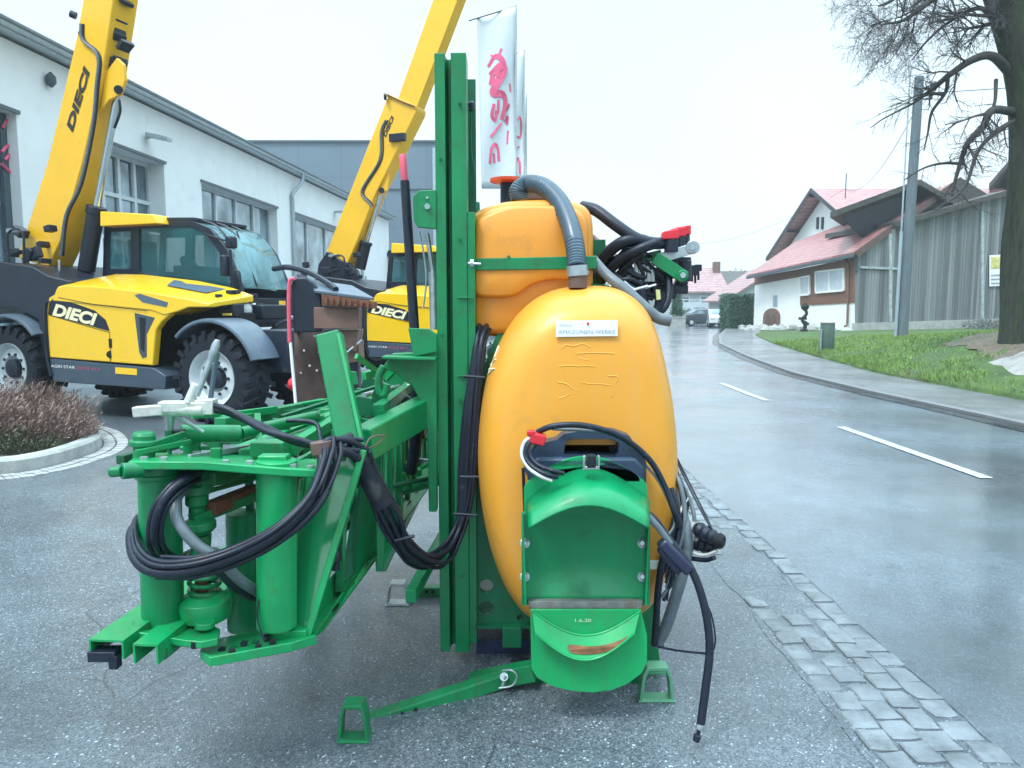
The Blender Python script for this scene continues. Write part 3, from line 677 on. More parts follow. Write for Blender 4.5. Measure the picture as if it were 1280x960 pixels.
b = MB(); r = random.Random(3); cp = V((S(846, 385, 60).x, 60, 0)); ct = empty('conifer_tree', cp, 'pointed dark green conifer at the road end behind the low wall', 'tree')
for i in range(26):
    t = i/25; leafblob(b, cp+V((r.uniform(-.1, .1), 0, .4+t*2.9)), .85*(1-t*.85), .85*(1-t*.85), .35, 90, .12, r)
b.build('crown', M['hedge'], ct, smooth=0, recalc=False); b = MB(); b.cyl(cp, cp+V((0, 0, 3)), .09, .03, 6); b.build('trunk', M['bark'], ct)
b = MB(); x0, x1 = S(836, 385, 58).x, S(857, 385, 58).x; b.box(V(((x0+x1)/2, 58, .38)), (x1-x0, .25, .76)); b.box(V(((x0+x1)/2, 58, .80)), (x1-x0+.1, .34, .08))
tag(b.build('garden_wall', M['concrete'], smooth=0), 'low grey garden wall in front of the dark conifer', 'wall')
b = MB(); r = random.Random(9)
for i in range(5): leafblob(b, V((S(858+i*7, 385, 64).x, 64+r.uniform(-1, 1), .75)), .9, .7, .75, 260, .1, r)
tag(b.build('garden_bushes', mat('grey_green_bush', (.07, .12, .09), .8, var=.4), smooth=0, recalc=False), 'grey green bushes before the distant balcony house', 'bush')
b = MB(); r = random.Random(19)
for i in range(3): leafblob(b, V((S(918+i*9, 385, 105).x, 105, 4.4)), 2.6, 2, 2.6, 420, .22, r)
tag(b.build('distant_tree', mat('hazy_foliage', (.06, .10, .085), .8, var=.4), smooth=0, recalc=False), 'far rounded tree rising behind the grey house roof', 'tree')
# ------------------------------------------------------------------ cars far away
def car(c, yaw, m, label, glassm=M['glassb']):
    r = empty('parked_car', c, label, 'car', rz=yaw, local=True)
    prof = [(-2.0, .35), (-2.0, .75), (-1.85, .95), (-1.2, 1.0), (-.6, 1.38), (.7, 1.42), (1.5, 1.05), (1.95, .95), (2.05, .6), (2.0, .3)]
    b = MB(); b.prism([V((x, -.83, z)) for x, z in prof], V((0, 1.66, 0))); b.build('body', m, r, smooth=30, bevel=.06)
    b = MB(); g = [(-1.05, 1.02), (-.55, 1.33), (.65, 1.36), (1.3, 1.06)]
    b.prism([V((x, -.845, z)) for x, z in g], V((0, 1.69, 0))); b.prism([V((-1.22, -.7, 1.03)), V((-1.22, .7, 1.03)), V((-.66, .62, 1.36)), V((-.66, -.62, 1.36))], V((-.02, 0, .02))); b.build('windows', glassm, r, smooth=0)
    for x in (-1.3, 1.3):
        for s in (-1, 1):
            b = MB(); b.rev(V((x, s*.62, .32)), V((x, s*.86, .32)), [(.2, 0), (.32, .05), (.32, .95), (.2, 1)], 16); w = b.build('wheel', M['rubber'], r)
            b = MB(); b.rev(V((x, s*.80, .32)), V((x, s*.875, .32)), [(.19, 0), (.17, 1)], 12); b.build('rim', M['rim'], w)
    for s in (-1, 1):
        b = MB(); b.box(V((-1.98, s*.6, .72)), (.08, .34, .16)); b.build('headlight', M['lens'], r, bevel=.01)
    return r
car(V((S(906, 385, 57).x, 58.5, 0)), rad(78), M['carw'], 'white car parked nose out beside the clipped hedge')
car(V((S(880, 385, 62).x, 62.5, 0)), rad(10), M['card'], 'dark car parked in front of the distant balcony house')
# ------------------------------------------------------------------ farmhouse, barn
A0 = G(1071, 413, .3); A0 = S(1071, 413, 40); A1 = S(942, 408, 52)
wd_ = (A1-A0); wd_.z = 0; wdn = wd_.normalized(); wn_ = V((-wdn.y, wdn.x, 0))
if wn_.x > 0: wn_ = -wn_
def W(px, py, off=0.0): return PL(px, py, A0+wn_*off, wn_)
fh = empty('farmhouse', V((18.5, 44, .3)), 'white farmhouse with red tiled roof, timber framed windows and arched door', 'house')
gz = -.3
wt0 = W(1071, 322); wt1 = W(942, 348); e0 = V((A0.x, A0.y, gz)); e1 = V((A1.x, A1.y, gz))
b = MB(); b.prism([e0, e1, V((e1.x, e1.y, wt1.z)), V((e0.x, e0.y, wt0.z))], -wn_*9); b.build('wall', M['wall2'], fh, smooth=0)
# timber strip under eave and around windows
b = MB(); b.prism([W(1071, 322, .05), W(943, 347, .05), W(943, 356, .05), W(1000, 346, .05), W(1000, 382, .05), W(1071, 378, .05)], -wn_*.06); b.build('timber_cladding', M['wood'], fh, smooth=0)
for (xa, xb, ya, yb, nb) in ((1001, 1012, 345, 368, 1), (1020, 1055, 338, 366, 2)):
    P4 = [W(xa, yb+(1 if nb == 1 else 0), .09), W(xb, yb-(0 if nb == 1 else 3), .09), W(xb, ya-(0 if nb == 1 else 2), .09), W(xa, ya+2, .09)]
    b = MB(); 
    for i in range(4): b.beam(P4[i], P4[(i+1) % 4], .1, .12, wn_)
    if nb == 2: b.beam((P4[0]+P4[1])/2, (P4[2]+P4[3])/2, .09, .1, wn_)
    f = b.build('window', M['white'], fh, smooth=0)
    b = MB(); b.prism([p-wn_*.01 for p in P4], -wn_*.03); b.build('pane', M['curtain'], f, smooth=0)
b = MB(); P4 = [W(966, 383, .04), W(971, 383, .04), W(971, 369, .04), W(966, 369.5, .04)]; b.prism(P4, -wn_*.06); b.build('window', M['gutter'], fh, smooth=0)
def arch(xa, xb, yb, yt, off, n=8):
    pa, pb, pt = W(xa, yb, off), W(xb, yb, off), W((xa+xb)/2, yt, off); h = pt.z-pa.z; hw = (pb-pa)/2; mid = (pa+pb)/2
    pts = [pa, pa+V((0, 0, h*.65))]
    for i in range(1, n): t = PI-PI*i/n; pts.append(mid+hw*math.cos(t)+V((0, 0, h*(.65+.35*math.sin(t)))))
    pts += [pb+V((0, 0, h*.65)), pb]; return pts
b = MB(); b.prism(arch(953, 973, 416, 386, .10), -wn_*.1); ad = b.build('arched_door', M['brown2'], fh, smooth=0)
b = MB(); b.prism(arch(957, 962, 414, 392, .13), -wn_*.03); b.prism(arch(964, 969, 414, 392, .13), -wn_*.03); b.build('door_leaf', M['brown'], ad, smooth=0)
b = MB(); b.path([W(1055, 323, .45), W(1059, 327, .1), W(1061, 335, .1)], .06, 8); b.cyl(W(1061, 335, .1), W(1059, 405, .1), .06, n=8); b.path([W(1059, 405, .1), W(1058, 407, .2), W(1056, 408, .35)], .06, 8); b.build('downpipe', M['brown2'], fh)
# lean-to roof plane
eR = W(1069, 318, .5); eL = W(934, 346.5, .9)
rR = eR-wn_*4.2+V((0, 0, 2.75)); rL = eL-wn_*4.2+V((0, 0, 2.75))
vg = S(1128, 276, 40.6)
nrm = (eL-eR).cross(vg-eR).normalized()
def RP(px, py): return PL(px, py, eR, nrm)
t1, t2 = RP(1160, 246), RP(948, 327)
top1 = eR+(vg-eR)*2.1; top2 = eL+(vg-eR)*1.25
b = MB(); b.prism([eR, top1, top2, eL], V((0, 0, .16)))
M['tiles2'] = M['tiles']
rf = b.build('roof', M['tiles'], fh, smooth=0)
b = MB(); b.beam(eR+V((0, 0, -.04)), eL+V((0, 0, -.04)), .16, .16); b.build('gutter', M['frame'], rf, smooth=0)
b = MB(); b.beam(eR+V((0, -.12, .0)), top1+V((0, -.12, .0)), .10, .34); b.build('verge_board', M['brown'], rf, smooth=0)
# main house gable facing the road
GX = 20.3
def GP(px, py): return PL(px, py, V((GX, 0, 0)), V((1, 0, 0)))
ap = GP(1014, 240); fl = GP(958, 326); s_ = (ap.z-fl.z)/(fl.y-ap.y); nr = V((GX, ap.y-(fl.y-ap.y)*.62, ap.z-(ap.z-fl.z)*.62))
b = MB(); b.prism([V((GX+.9, fl.y, 0)), V((GX+.9, fl.y, fl.z-.2)), V((GX+.9, ap.y, ap.z-.2)), V((GX+.9, nr.y, nr.z-.2)), V((GX+.9, nr.y, 0))], V((12, 0, 0))); b.build('gable_wall', M['wall2'], fh, smooth=0)
b = MB(); b.prism([fl, ap, nr, nr+V((0, 0, .22)), ap+V((0, 0, .24)), fl+V((0, 0, .22))], V((13, 0, 0))); b.build('main_roof', M['tiles'], fh, smooth=0)
b = MB(); b.prism([fl+V((-.06, 0, -.02)), ap+V((-.06, 0, -.02)), nr+V((-.06, 0, -.02)), nr+V((-.06, 0, .26)), ap+V((-.06, 0, .28)), fl+V((-.06, 0, .26))], V((.05, 0, 0)));
q = fl.lerp(ap, .5); b.beam(q+V((0, 0, -.15)), q+V((1.0, 0, -.15)), .16, .16)
q = fl.lerp(ap, .97); b.beam(q+V((0, 0, -.1)), q+V((1.0, 0, -.1)), .16, .16)
b.build('gable_boards', M['navy'], fh, smooth=0)
for pxx in (1022, 1028):
    q = PL(pxx, 279, V((GX+.85, 0, 0)), V((1, 0, 0))); b = MB(); b.box(q, (.12, .25, .8)); b.build('gable_slit', M['navy'], fh, smooth=0)
b = MB(); q = S(1057, 240, 48); b.cyl(q-V((0, 0, .4)), q+V((0, 0, 1.15)), .035, n=6); b.build('roof_mast', M['frame'], fh)
# barn: plank gable facing the camera
bd = V((math.cos(rad(7.5)), math.sin(rad(7.5)), 0)); bn = V((bd.y, -bd.x, 0)); b0 = A0+V((.02, -.05, 0))
def BW(px, py, off=0.0): return PL(px, py, b0+bn*off, bn)
bnr = empty('barn', b0+bd*4, 'weathered grey plank barn with mossy dark roofs behind the utility pole', 'barn')
top = [(1072, 316), (1095, 300), (1128, 279), (1180, 264), (1228, 250), (1262, 241), (1330, 232)]
pl = [BW(x, y) for x, y in top]; pb0 = BW(1072, 404); pbR = BW(1330, 396)
b = MB(); b.prism([pb0]+pl+[pbR], -bn*.25); b.build('plank_wall', M['planks'], bnr, smooth=0)
b = MB(); lo = [V((p.x, p.y, -.5)) for p in (BW(1072, 404, .08), BW(1330, 396, .08))]; b.prism([lo[0], lo[1], BW(1330, 396, .08), BW(1072, 404, .08)], -bn*.5); b.build('plinth', M['concrete'], bnr, smooth=0)
b = MB()
for x in (1113, 1228): b.beam(BW(x, 402, .06), BW(x, 262 if x > 1200 else 292, .06), .16, .08, bn)
b.beam(BW(1075, 334, .06), BW(1124, 336, .06), .12, .08, bn); b.build('batten', mat('pale_batten', (.32, .38, .40), .8, var=.3), bnr, smooth=0)
b = MB(); b.prism([BW(1237, 358, .08), BW(1258, 357, .08), BW(1258, 318, .08), BW(1237, 319, .08)], -bn*.02)
ps = b.build('poster', M['white'], bnr, smooth=0)
b = MB(); b.prism([BW(1239, 336, .10), BW(1252, 335, .10), BW(1252, 320.5, .10), BW(1239, 321.5, .10)], -bn*.012); b.build('poster_picture', mat('poster_yellow', (.55, .50, .18), .6, var=.5, scale=3), ps, smooth=0)
b = MB()
for k in range(3): b.prism([BW(1239, 355-k*5, .10), BW(1256-k*3, 354.6-k*5, .10), BW(1256-k*3, 352.8-k*5, .10), BW(1239, 353.2-k*5, .10)], -bn*.012)
b.build('poster_lines', M['text_grey'], ps, smooth=0)
# barn roofs
rt = [(1122, 283), (1180, 267), (1228, 253), (1264, 243), (1335, 233)]
rp = [BW(x, y, .45) for x, y in rt]; b = MB(); b.prism(rp+[p+V((0, 0, .28)) for p in rp[::-1]], -bn*7); b.build('low_roof', M['tilesd'], bnr, smooth=0)
def BK(px, py, k): return PL(px, py, b0-bn*k, bn)
b = MB(); hp = [BK(1136, 282, 1.0), BK(1200, 221, 1.0), BK(1243, 248, 1.0)]; b.prism(hp, V((.56, .83, 0))*5); b.build('middle_roof', M['tilesd'], bnr, smooth=0)
tp = [BK(1038, 265, .3), BK(1150, 224, .3), BK(1192, 248, .3)]
dv = V((.50, .87, .02))*6
b = MB(); b.prism(tp+[p-V((0, 0, .30)) for p in tp[::-1]], dv); b.build('upper_roof', M['tilesd'], bnr, smooth=0)
b = MB(); b.prism([BK(1046, 266, 1.5), BK(1150, 231, 1.5), BK(1186, 250, 1.5), BK(1186, 300, 1.5), BK(1080, 300, 1.5)], dv); b.build('painted_shade_gable', M['navy'], bnr, smooth=0)  # gable coloured navy to paint the shade gap below the upper roof
# neighbour house right, behind the tree
nx = S(1240, 385, 50).x
def NP(px, py, Y=50): return S(px, py, Y)
nh = empty('neighbour_house', V((nx+5, 50, .8)), 'dark timber house with steep roof at the right edge behind the tree', 'house')
tri = [NP(1236, 236), NP(1330, 128), NP(1424, 236)]
b = MB(); b.prism([tri[0], tri[1], tri[2], tri[2]+V((0, 0, .35)), tri[1]+V((0, 0, .4)), tri[0]+V((0, 0, .35))], V((6.4, 9, 0))); b.build('roof', M['tilesd'], nh, smooth=0)
b = MB(); b.prism([NP(1262, 410, 51), NP(1262, 212, 51), NP(1330, 138, 51), NP(1400, 212, 51), NP(1400, 410, 51)], V((5.6, 8, 0))); b.build('wall', M['navy'], nh, smooth=0)
# ------------------------------------------------------------------ utility pole
pb = S(1127, 425, 25); pt = S(1140, 96, 25)
up_ = empty('utility_pole', V((pb.x, pb.y, pb.z)), 'tall grey weathered utility pole with conduit standing on the grass bank', 'pole')
pt = V((pb.x+.12, pb.y, pt.z))
b = MB(); b.rev(pb-V((0, 0, .4)), pt, [(.185, 0), (.18, .05), (.14, 1)], 14); b.build('shaft', M['pole'], up_)
b = MB(); c0 = pb+V((-.24, -.05, -.3)); c1 = V((pt.x-.30, pt.y, pt.z-.2)); b.cyl(c0, c1.lerp(c0, .55), .055, n=8); b.path([c1.lerp(c0, .56), c1+V((.0, 0, .0)), c1+V((.06, 0, .45)), V((pt.x, pt.y, pt.z+.5)), V((pt.x+.25, pt.y, pt.z+.3)), V((pt.x+.27, pt.y, pt.z-.1))], .028, 6); b.build('conduit', M['gutter'], up_)
b = MB()
for k, zz in enumerate((-.35, -.7)):
    b.beam(V((pt.x+.1, pt.y, pt.z+zz)), V((pt.x+.42, pt.y, pt.z+zz)), .04, .04); b.rev(V((pt.x+.42, pt.y, pt.z+zz-.02)), V((pt.x+.42, pt.y, pt.z+zz+.16)), [(.02, 0), (.06, .2), (.04, .5), (.06, .7), (.02, 1)], 8)
b.build('insulator', M['navy'], up_)
def wire(a, c, sag, label, r=.012):
    pts = [a.lerp(c, t/10)-V((0, 0, sag*4*(t/10)*(1-t/10))) for t in range(11)]
    b = MB(); b.path(pts, r, 4, 2); return tag(b.build('overhead_wire', M['navy'], smooth=0), label, 'wire', 'wires from the utility pole')
wire(V((pt.x, pt.y, pt.z-.9)), S(1057, 236, 48), 1.0, 'overhead wire from the utility pole to the farmhouse roof mast')
wire(S(1057, 236, 48), S(868, 305, 75), .8, 'thin overhead wire from the farmhouse roof mast over the road')
wire(V((pt.x+.4, pt.y, pt.z-.5)), V((26, 2, 9)), 1.5, 'overhead wire leaving the pole towards the big bare tree')
# ------------------------------------------------------------------ litter bin
bb = G(1031, 446)+V((0, 0, .06)); tb = S(1031, 404, bb.y).z
bi = empty('litter_bin', bb, 'green grey post-mounted litter bin at the edge of the grass', 'bin')
b = MB(); b.rev(bb+V((.05, 0, .16)), bb+V((.05, 0, tb-bb.z)), [(.19, 0), (.21, .02), (.21, .97), (.19, 1)], 18); b.build('container', mat('bin_green', (.05, .09, .07), .5, var=.25, scale=6), bi)
b = MB(); b.rev(bb+V((.05, 0, tb-bb.z+.002)), bb+V((.05, 0, tb-bb.z+.05)), [(.225, 0), (.225, .6), (.18, 1)], 18); b.build('lid', M['concrete'], bi)
b = MB(); b.cyl(bb+V((-.19, -.12, -.1)), bb+V((-.19, -.12, .80)), .03, n=8); b.build('post', M['steel'], bi)
# black ornament figure by the wall
op_ = S(1005, 414, 41); op_.z = bankz(op_.x, op_.y)
b = MB(); b.path([op_, op_+V((.05, 0, .35)), op_+V((-.12, 0, .65)), op_+V((.1, 0, .95)), op_+V((0, 0, 1.25))], .11, 8, 5, r1=.08); b.box(op_+V((-.1, 0, .7)), (.42, .12, .14)); b.box(op_+V((.12, 0, .45)), (.3, .12, .12), Matrix.Rotation(.6, 3, 'Y')); b.rev(op_+V((0, 0, 1.1)), op_+V((0, 0, 1.55)), [(.05, 0), (.2, .3), (.22, .6), (.05, 1)], 10); b.box(op_+V((0, 0, .05)), (.35, .2, .1))
tag(b.build('iron_ornament', M['dark']), 'small black iron ornament before the white farmhouse wall', 'ornament')
# plants / stones along the wall foot
r = random.Random(31); b = MB()
for i in range(46):
    t = r.random(); p = A1.lerp(A0, t)+wn_*r.uniform(.4, 1.6); p.z = bankz(p.x, p.y)
    b.rev(p-V((0, 0, .1)), p+V((0, 0, r.uniform(.15, .4))), [(.1, 0), (r.uniform(.2, .4), .3), (r.uniform(.15, .3), .8), (.04, 1)], 6)
tag(b.build('rockery_stones', M['concrete'], smooth=0), 'row of small grey stones along the foot of the farmhouse wall', None, None, 'stuff')
b = MB(); r = random.Random(32)
for i in range(7):
    p = BW(1215+i*7, 405, 1.0+r.uniform(0, 1)); p.z = bankz(p.x, p.y)+.25; leafblob(b, p, .6, .5, .4, 130, .07, r)
tag(b.build('scrub_bush', mat('grey_scrub', (.10, .11, .10), .85, var=.5), smooth=0, recalc=False), 'straggly grey scrub against the barn plinth beside the tree', 'bush')
# ------------------------------------------------------------------ big bare tree
tb_ = S(1262, 432, 15.6); tr = empty('bare_tree', tb_, 'large leafless tree with mossy trunk leaning over the right edge of the bank', 'tree')
rT = random.Random(77)
trunk = [S(1283, 445, 15.6), S(1284, 432, 15.6), S(1285, 390, 15.6), S(1286, 300, 15.6), S(1290, 180, 15.6), S(1276, 60, 15.6), S(1240, -60, 15.6), S(1225, -180, 15.8), S(1215, -300, 16)]
trad = [.66, .57, .50, .47, .38, .38, .33, .26, .2]
def limb(b, pts, rads, n):
    pp = catmull(pts, 5); m = len(pp); rings = []; prev = None
    for i, p in enumerate(pp):
        t = (pp[min(i+1, m-1)]-pp[max(i-1, 0)]).normalized(); a = (V((1, 0, 0)) if prev is None else prev); a = (a-t*a.dot(t)).normalized(); prev = a; c = t.cross(a)
        f = i/(m-1)*(len(rads)-1); k = min(int(f), len(rads)-2); rr = rads[k]+(rads[k+1]-rads[k])*(f-k)
        rings.append([p+(a*math.cos(2*PI*j/n)+c*math.sin(2*PI*j/n))*rr*(1+(.12*noise.noise(V((math.cos(2*PI*j/n)*2, math.sin(2*PI*j/n)*2, p.z*.6))) if n > 8 else 0)) for j in range(n)])
    b.loft(rings, True); return pp
bt = MB(); limb(bt, trunk, trad, 20); bt.build('trunk', M['bark'], tr, smooth=60)
bc = MB(); ntw = [0]
def twig(p, d, L_, r0, lv):
    ntw[0] += 1
    seg = 3 if lv > 1 else 4; pts = [p]; dd = d.copy(); q = p.copy()
    for i in range(seg):
        dd = (dd+V((rT.gauss(0, .17), rT.gauss(0, .17), rT.gauss(.02 if lv < 3 else -.03, .15)))).normalized(); q = q+dd*L_/seg; pts.append(q)
    n = 5 if lv <= 1 else 3; rings = []; m = len(pts)
    for i, x in enumerate(pts):
        t = (pts[min(i+1, m-1)]-pts[max(i-1, 0)]).normalized(); a = t.orthogonal().normalized(); c = t.cross(a); rr = r0*(1-.55*i/(m-1))
        rings.append([x+(a*math.cos(2*PI*j/n)+c*math.sin(2*PI*j/n))*rr for j in range(n)])
    bc.loft(rings, False)
    if lv >= 4: return
    k = (6, 7, 6, 4)[lv] if lv < 4 else 0
    for j in range(k):
        f = rT.uniform(.2, 1); i = min(int(f*seg), seg-1); x = pts[i].lerp(pts[i+1], f*seg-i)
        t = (pts[i+1]-pts[i]).normalized(); s = (t.orthogonal().normalized()); s.rotate(Matrix.Rotation(rT.uniform(0, 2*PI), 3, t))
        nd = (t*rT.uniform(.5, 1)+s*rT.uniform(.5, 1)); nd.normalize()
        twig(x, nd, L_*rT.uniform(.42, .72), max(.0030, r0*rT.uniform(.36, .5)), lv+1)
def big(pts, r0, r1, kids, L_, lv=1, Y=15.6):
    p3 = [S(x, y, Y+dy) for x, y, dy in pts]; pp = limb(bc, p3, [r0, (r0+r1)/2, r1], 8)
    for i in range(kids):
        f = rT.uniform(.15, 1.0); k = min(int(f*(len(pp)-1)), len(pp)-2); x = pp[k]; t = (pp[k+1]-pp[k]).normalized()
        s = t.orthogonal().normalized(); s.rotate(Matrix.Rotation(rT.uniform(0, 2*PI), 3, t)); nd = (t*.7+s*.8).normalized()
        twig(x, nd, L_*rT.uniform(.5, 1.1), max(.006, (r0+(r1-r0)*f)*.42), lv)
big([(1262, 90, 0), (1240, 70, -.2), (1215, 75, -.3), (1185, 95, -.2), (1165, 112, 0), (1145, 125, 0)], .10, .03, 10, .8, 2)
big([(1185, 92, -.2), (1182, 115, -.1), (1165, 140, 0), (1160, 165, .1), (1155, 188, .1)], .045, .012, 6, .5, 3)
big([(1182, 118, -.1), (1160, 118, 0), (1140, 130, 0), (1105, 148, .1), (1088, 160, .2)], .035, .008, 8, .5, 3)
big([(1268, 140, 0), (1240, 138, -.3), (1228, 160, -.3), (1210, 178, -.2), (1200, 205, 0), (1190, 240, 0)], .09, .03, 12, .7, 2)
big([(1270, 150, 0), (1245, 165, -.3), (1222, 190, -.5), (1205, 235, -.6), (1170, 262, -.6)], .06, .015, 12, .6, 2)
big([(1205, 205, 0), (1180, 204, 0), (1155, 210, 0), (1130, 225, 0)], .035, .01, 7, .5, 3)
big([(1268, 40, 0), (1243, 20, -.2), (1233, -10, -.3), (1215, -50, -.3)], .12, .06, 8, 1.2, 1)
big([(1250, -40, 0), (1205, -30, -.3), (1165, 0, -.5), (1130, 25, -.5), (1105, 30, -.5)], .09, .015, 12, 1.1, 1)
big([(1240, -70, 0), (1190, -60, -.3), (1150, -30, -.5), (1115, 0, -.5), (1098, 8, -.5)], .09, .015, 12, 1.0, 1)
big([(1245, 30, 0), (1225, 10, .3), (1190, 25, .5), (1160, 50, .5), (1140, 75, .5)], .06, .012, 12, .9, 2)
big([(1245, 100, 0), (1243, 130, -.3), (1232, 150, -.3), (1238, 160, -.3)], .04, .015, 6, .5, 3)
big([(1275, 20, 0), (1300, -30, .2), (1340, -80, .5)], .15, .05, 6, 1.3, 1)
big([(1280, 120, 0), (1310, 90, .2), (1350, 60, .5)], .10, .04, 6, 1.2, 1)
big([(1225, -180, 0), (1180, -230, 0), (1120, -260, 0)], .15, .05, 7, 1.6, 1)
big([(1222, -180, 0), (1290, -250, 0), (1340, -300, 0)], .15, .05, 6, 1.6, 1)
bc.build('crown', M['twig'], tr, smooth=60, recalc=False)
print('twigs', ntw[0])
# ================================================================== SPRAYER
SP = empty('crop_sprayer', (0.1, 3.3, 0), 'green and orange tractor-mounted crop sprayer with folded booms standing on its parking legs', 'sprayer')
def loft_outline(b, pts, secs, c):
    # pts: world points outline at reference plane; secs: (Y, scale[, dx, dz])
    rings = []
    for s_ in secs:
        Y, k = s_[0], s_[1]; dx = s_[2] if len(s_) > 2 else 0
        rings.append([V((c.x+(p.x-c.x)*k+dx, Y, c.z+(p.z-c.z)*k)) for p in pts])
    b.loft(rings, True)
tp_ = [(735, 357), (775, 362), (803, 382), (820, 415), (831, 460), (839, 505), (844, 560), (844, 620), (838, 680), (825, 725), (800, 760), (740, 778), (690, 776), (655, 762), (630, 728), (612, 680), (601, 625), (597, 570), (600, 520), (609, 470), (626, 425), (652, 388), (688, 364)]
TY = 2.95
po = catmull([S(x, y, TY) for x, y in tp_], 5, True); tc_ = S(724, 570, TY)
prof = [(2.700, .25), (2.702, .55), (2.707, .70), (2.716, .785), (2.735, .845), (2.765, .897), (2.80, .935), (2.85, .968), (2.90, .988), (2.96, 1.0), (3.06, 1.0), (3.065, .985), (3.085, .985), (3.09, 1.0), (3.9, 1.0), (4.0, .985), (4.08, .94), (4.13, .85), (4.15, .6)]
b = MB(); loft_outline(b, po, prof, tc_); tank = b.build('main_tank', M['orange'], SP, smooth=60)
# green hoop behind the tank shoulder
b = MB(); n = len(po); outer = [V((tc_.x+(p.x-tc_.x)*1.03-.012, 3.10, tc_.z+(p.z-tc_.z)*1.02)) for p in po]; inner = [V((tc_.x+(p.x-tc_.x)*.97, 3.10, tc_.z+(p.z-tc_.z)*.97)) for p in po]
b.prism(outer, V((0, .07, 0)), [inner]); b.build('tank_hoop', M['green2'], SP, smooth=60)
from mathutils.bvhtree import BVHTree
bvh = BVHTree.FromPolygons([v.co.copy() for v in tank.data.vertices], [p.vertices[:] for p in tank.data.polygons])
def onTank(px, py, off=.003):
    d = ray(px, py).normalized(); h = bvh.ray_cast(C0-SP.location*0, d)
    if h[0] is None: return None
    nn = h[1] if h[1].dot(d) < 0 else -h[1]
    return h[0]+nn*off
# moulded relief on the tank face (shallow ribs)
def face(px, py): return S(px, py, 2.703)
b = MB()
for pts, w in (([(702, 436), (708, 431), (716, 433), (728, 430), (738, 434)], .010), ([(720, 442), (745, 441), (768, 442)], .010), ([(722, 442), (724, 448), (736, 450)], .008), ([(732, 452), (738, 458), (744, 452)], .008), ([(699, 458), (712, 457), (726, 458)], .010), ([(728, 457), (744, 458)], .010),
               ([(705, 460), (706, 470), (708, 478)], .008), ([(697, 478), (708, 480), (716, 486)], .010), ([(727, 478), (738, 480), (750, 480), (764, 482)], .009), ([(760, 470), (772, 471), (770, 480)], .010), ([(766, 488), (764, 496), (768, 492)], .009), ([(698, 498), (706, 496), (712, 492)], .009), ([(712, 486), (724, 488)], .008), ([(762, 448), (763, 452)], .008)):
    pz = [V((x, y, 0)) for x, y in pts]; pz = catmull(pz, 3); b.path([onTank(p.x, p.y, -.0022) or face(p.x, p.y) for p in pz], w*.40, 6, 2)
b.build('moulded_relief', M['orange'], tank, smooth=80)
# sticker with lettering
q = [S(695, 421, 2.697), S(772, 420, 2.697), S(772, 400, 2.697), S(695, 401, 2.697)]
b = MB(); b.prism(q, V((0, .008, 0))); stk = b.build('sticker', M['white'], tank, smooth=0)
text('sticker_text', 'AMAZONEN-WERKE', S(698, 417, 2.694), (1, 0, 0), (0, 0, 1), .020, M['text_grey'], stk, ext=.0, width=.205)
text('sticker_text', 'ORIGINAL', S(699, 408, 2.694), (1, 0, 0), (0, 0, 1), .011, M['text_grey'], stk, ext=.0, width=.05)
b = MB(); b.cyl(S(735, 404.5, 2.692), S(735, 404.5, 2.697), .005, n=8); b.build('sticker_mark', M['red'], stk)
# brand lettering running up the left shoulder of the tank
b = MB()
segs = [((622, 427), (630, 430)), ((619, 437), (627, 427)), ((619, 437), (628, 440)), ((616, 447), (624, 440)), ((616, 447), (623, 449)), ((614, 456), (620, 449)), ((612, 462), (619, 461)), ((611, 468), (617, 462)), ((608, 474), (614, 470)), ((608, 474), (612, 481)), ((604, 486), (612, 481)), ((603, 491), (609, 494)), ((606, 480), (606, 492)), ((624, 433), (619, 447)), ((617, 452), (612, 466))]
for (x0, y0), (x1, y1) in segs:
    pts = [onTank(x0+(x1-x0)*t/3, y0+(y1-y0)*t/3) for t in range(4)]
    if all(p is not None for p in pts): b.path(pts, .0032, 5, 2)
b.build('side_lettering', mat('pale_lettering', (.85, .72, .52), .5), tank)
# upper tank
u_ = [(588, 290), (590, 272), (603, 261), (625, 254), (650, 251), (695, 250), (722, 254), (736, 264), (741, 285), (741, 345), (740, 395), (733, 415), (700, 420), (600, 420), (590, 415), (588, 395), (588, 350)]
UY = 3.16; up2 = catmull([S(x, y, UY) for x, y in u_], 4, True); uc = S(664, 335, UY)
b = MB(); loft_outline(b, up2, [(3.075, .3), (3.08, .86), (3.09, .93), (3.115, .975), (3.16, 1.0), (3.75, 1.0), (3.83, .96), (3.86, .8)], uc)
bl = catmull([S(x, y, 3.08) for x, y in [(592, 300), (596, 276), (625, 260), (665, 256), (715, 259), (733, 275), (736, 310), (736, 344), (715, 350), (690, 350), (664, 357), (644, 370), (625, 373), (596, 371), (591, 360), (591, 330)]], 4, True); bc_ = sum(bl, V())/len(bl)
loft_outline(b, bl, [(3.040, .3), (3.040, .90), (3.046, .945), (3.060, .975), (3.085, 1.0), (3.11, 1.0)], bc_)
utk = b.build('upper_tank', M['orange2'], SP, smooth=60)
b = MB(); b.rev(S(672, 251, 3.4), S(672, 240, 3.4), [(.075, 0), (.075, .6), (.06, 1)], 24); b.build('filler_neck', M['brown'], utk)
b = MB(); c = S(635, 225.5, 3.45); b.rev(c-V((0, 0, .012)), c+V((0, 0, .010)), [(.065, 0), (.082, .2), (.082, .8), (.06, 1)], 32); b.build('cap', M['redorange'], utk)
b = MB(); b.cyl(c-V((-.0, 0, .10)), c-V((0, 0, .012)), .035); b.build('breather', M['black'], utk)
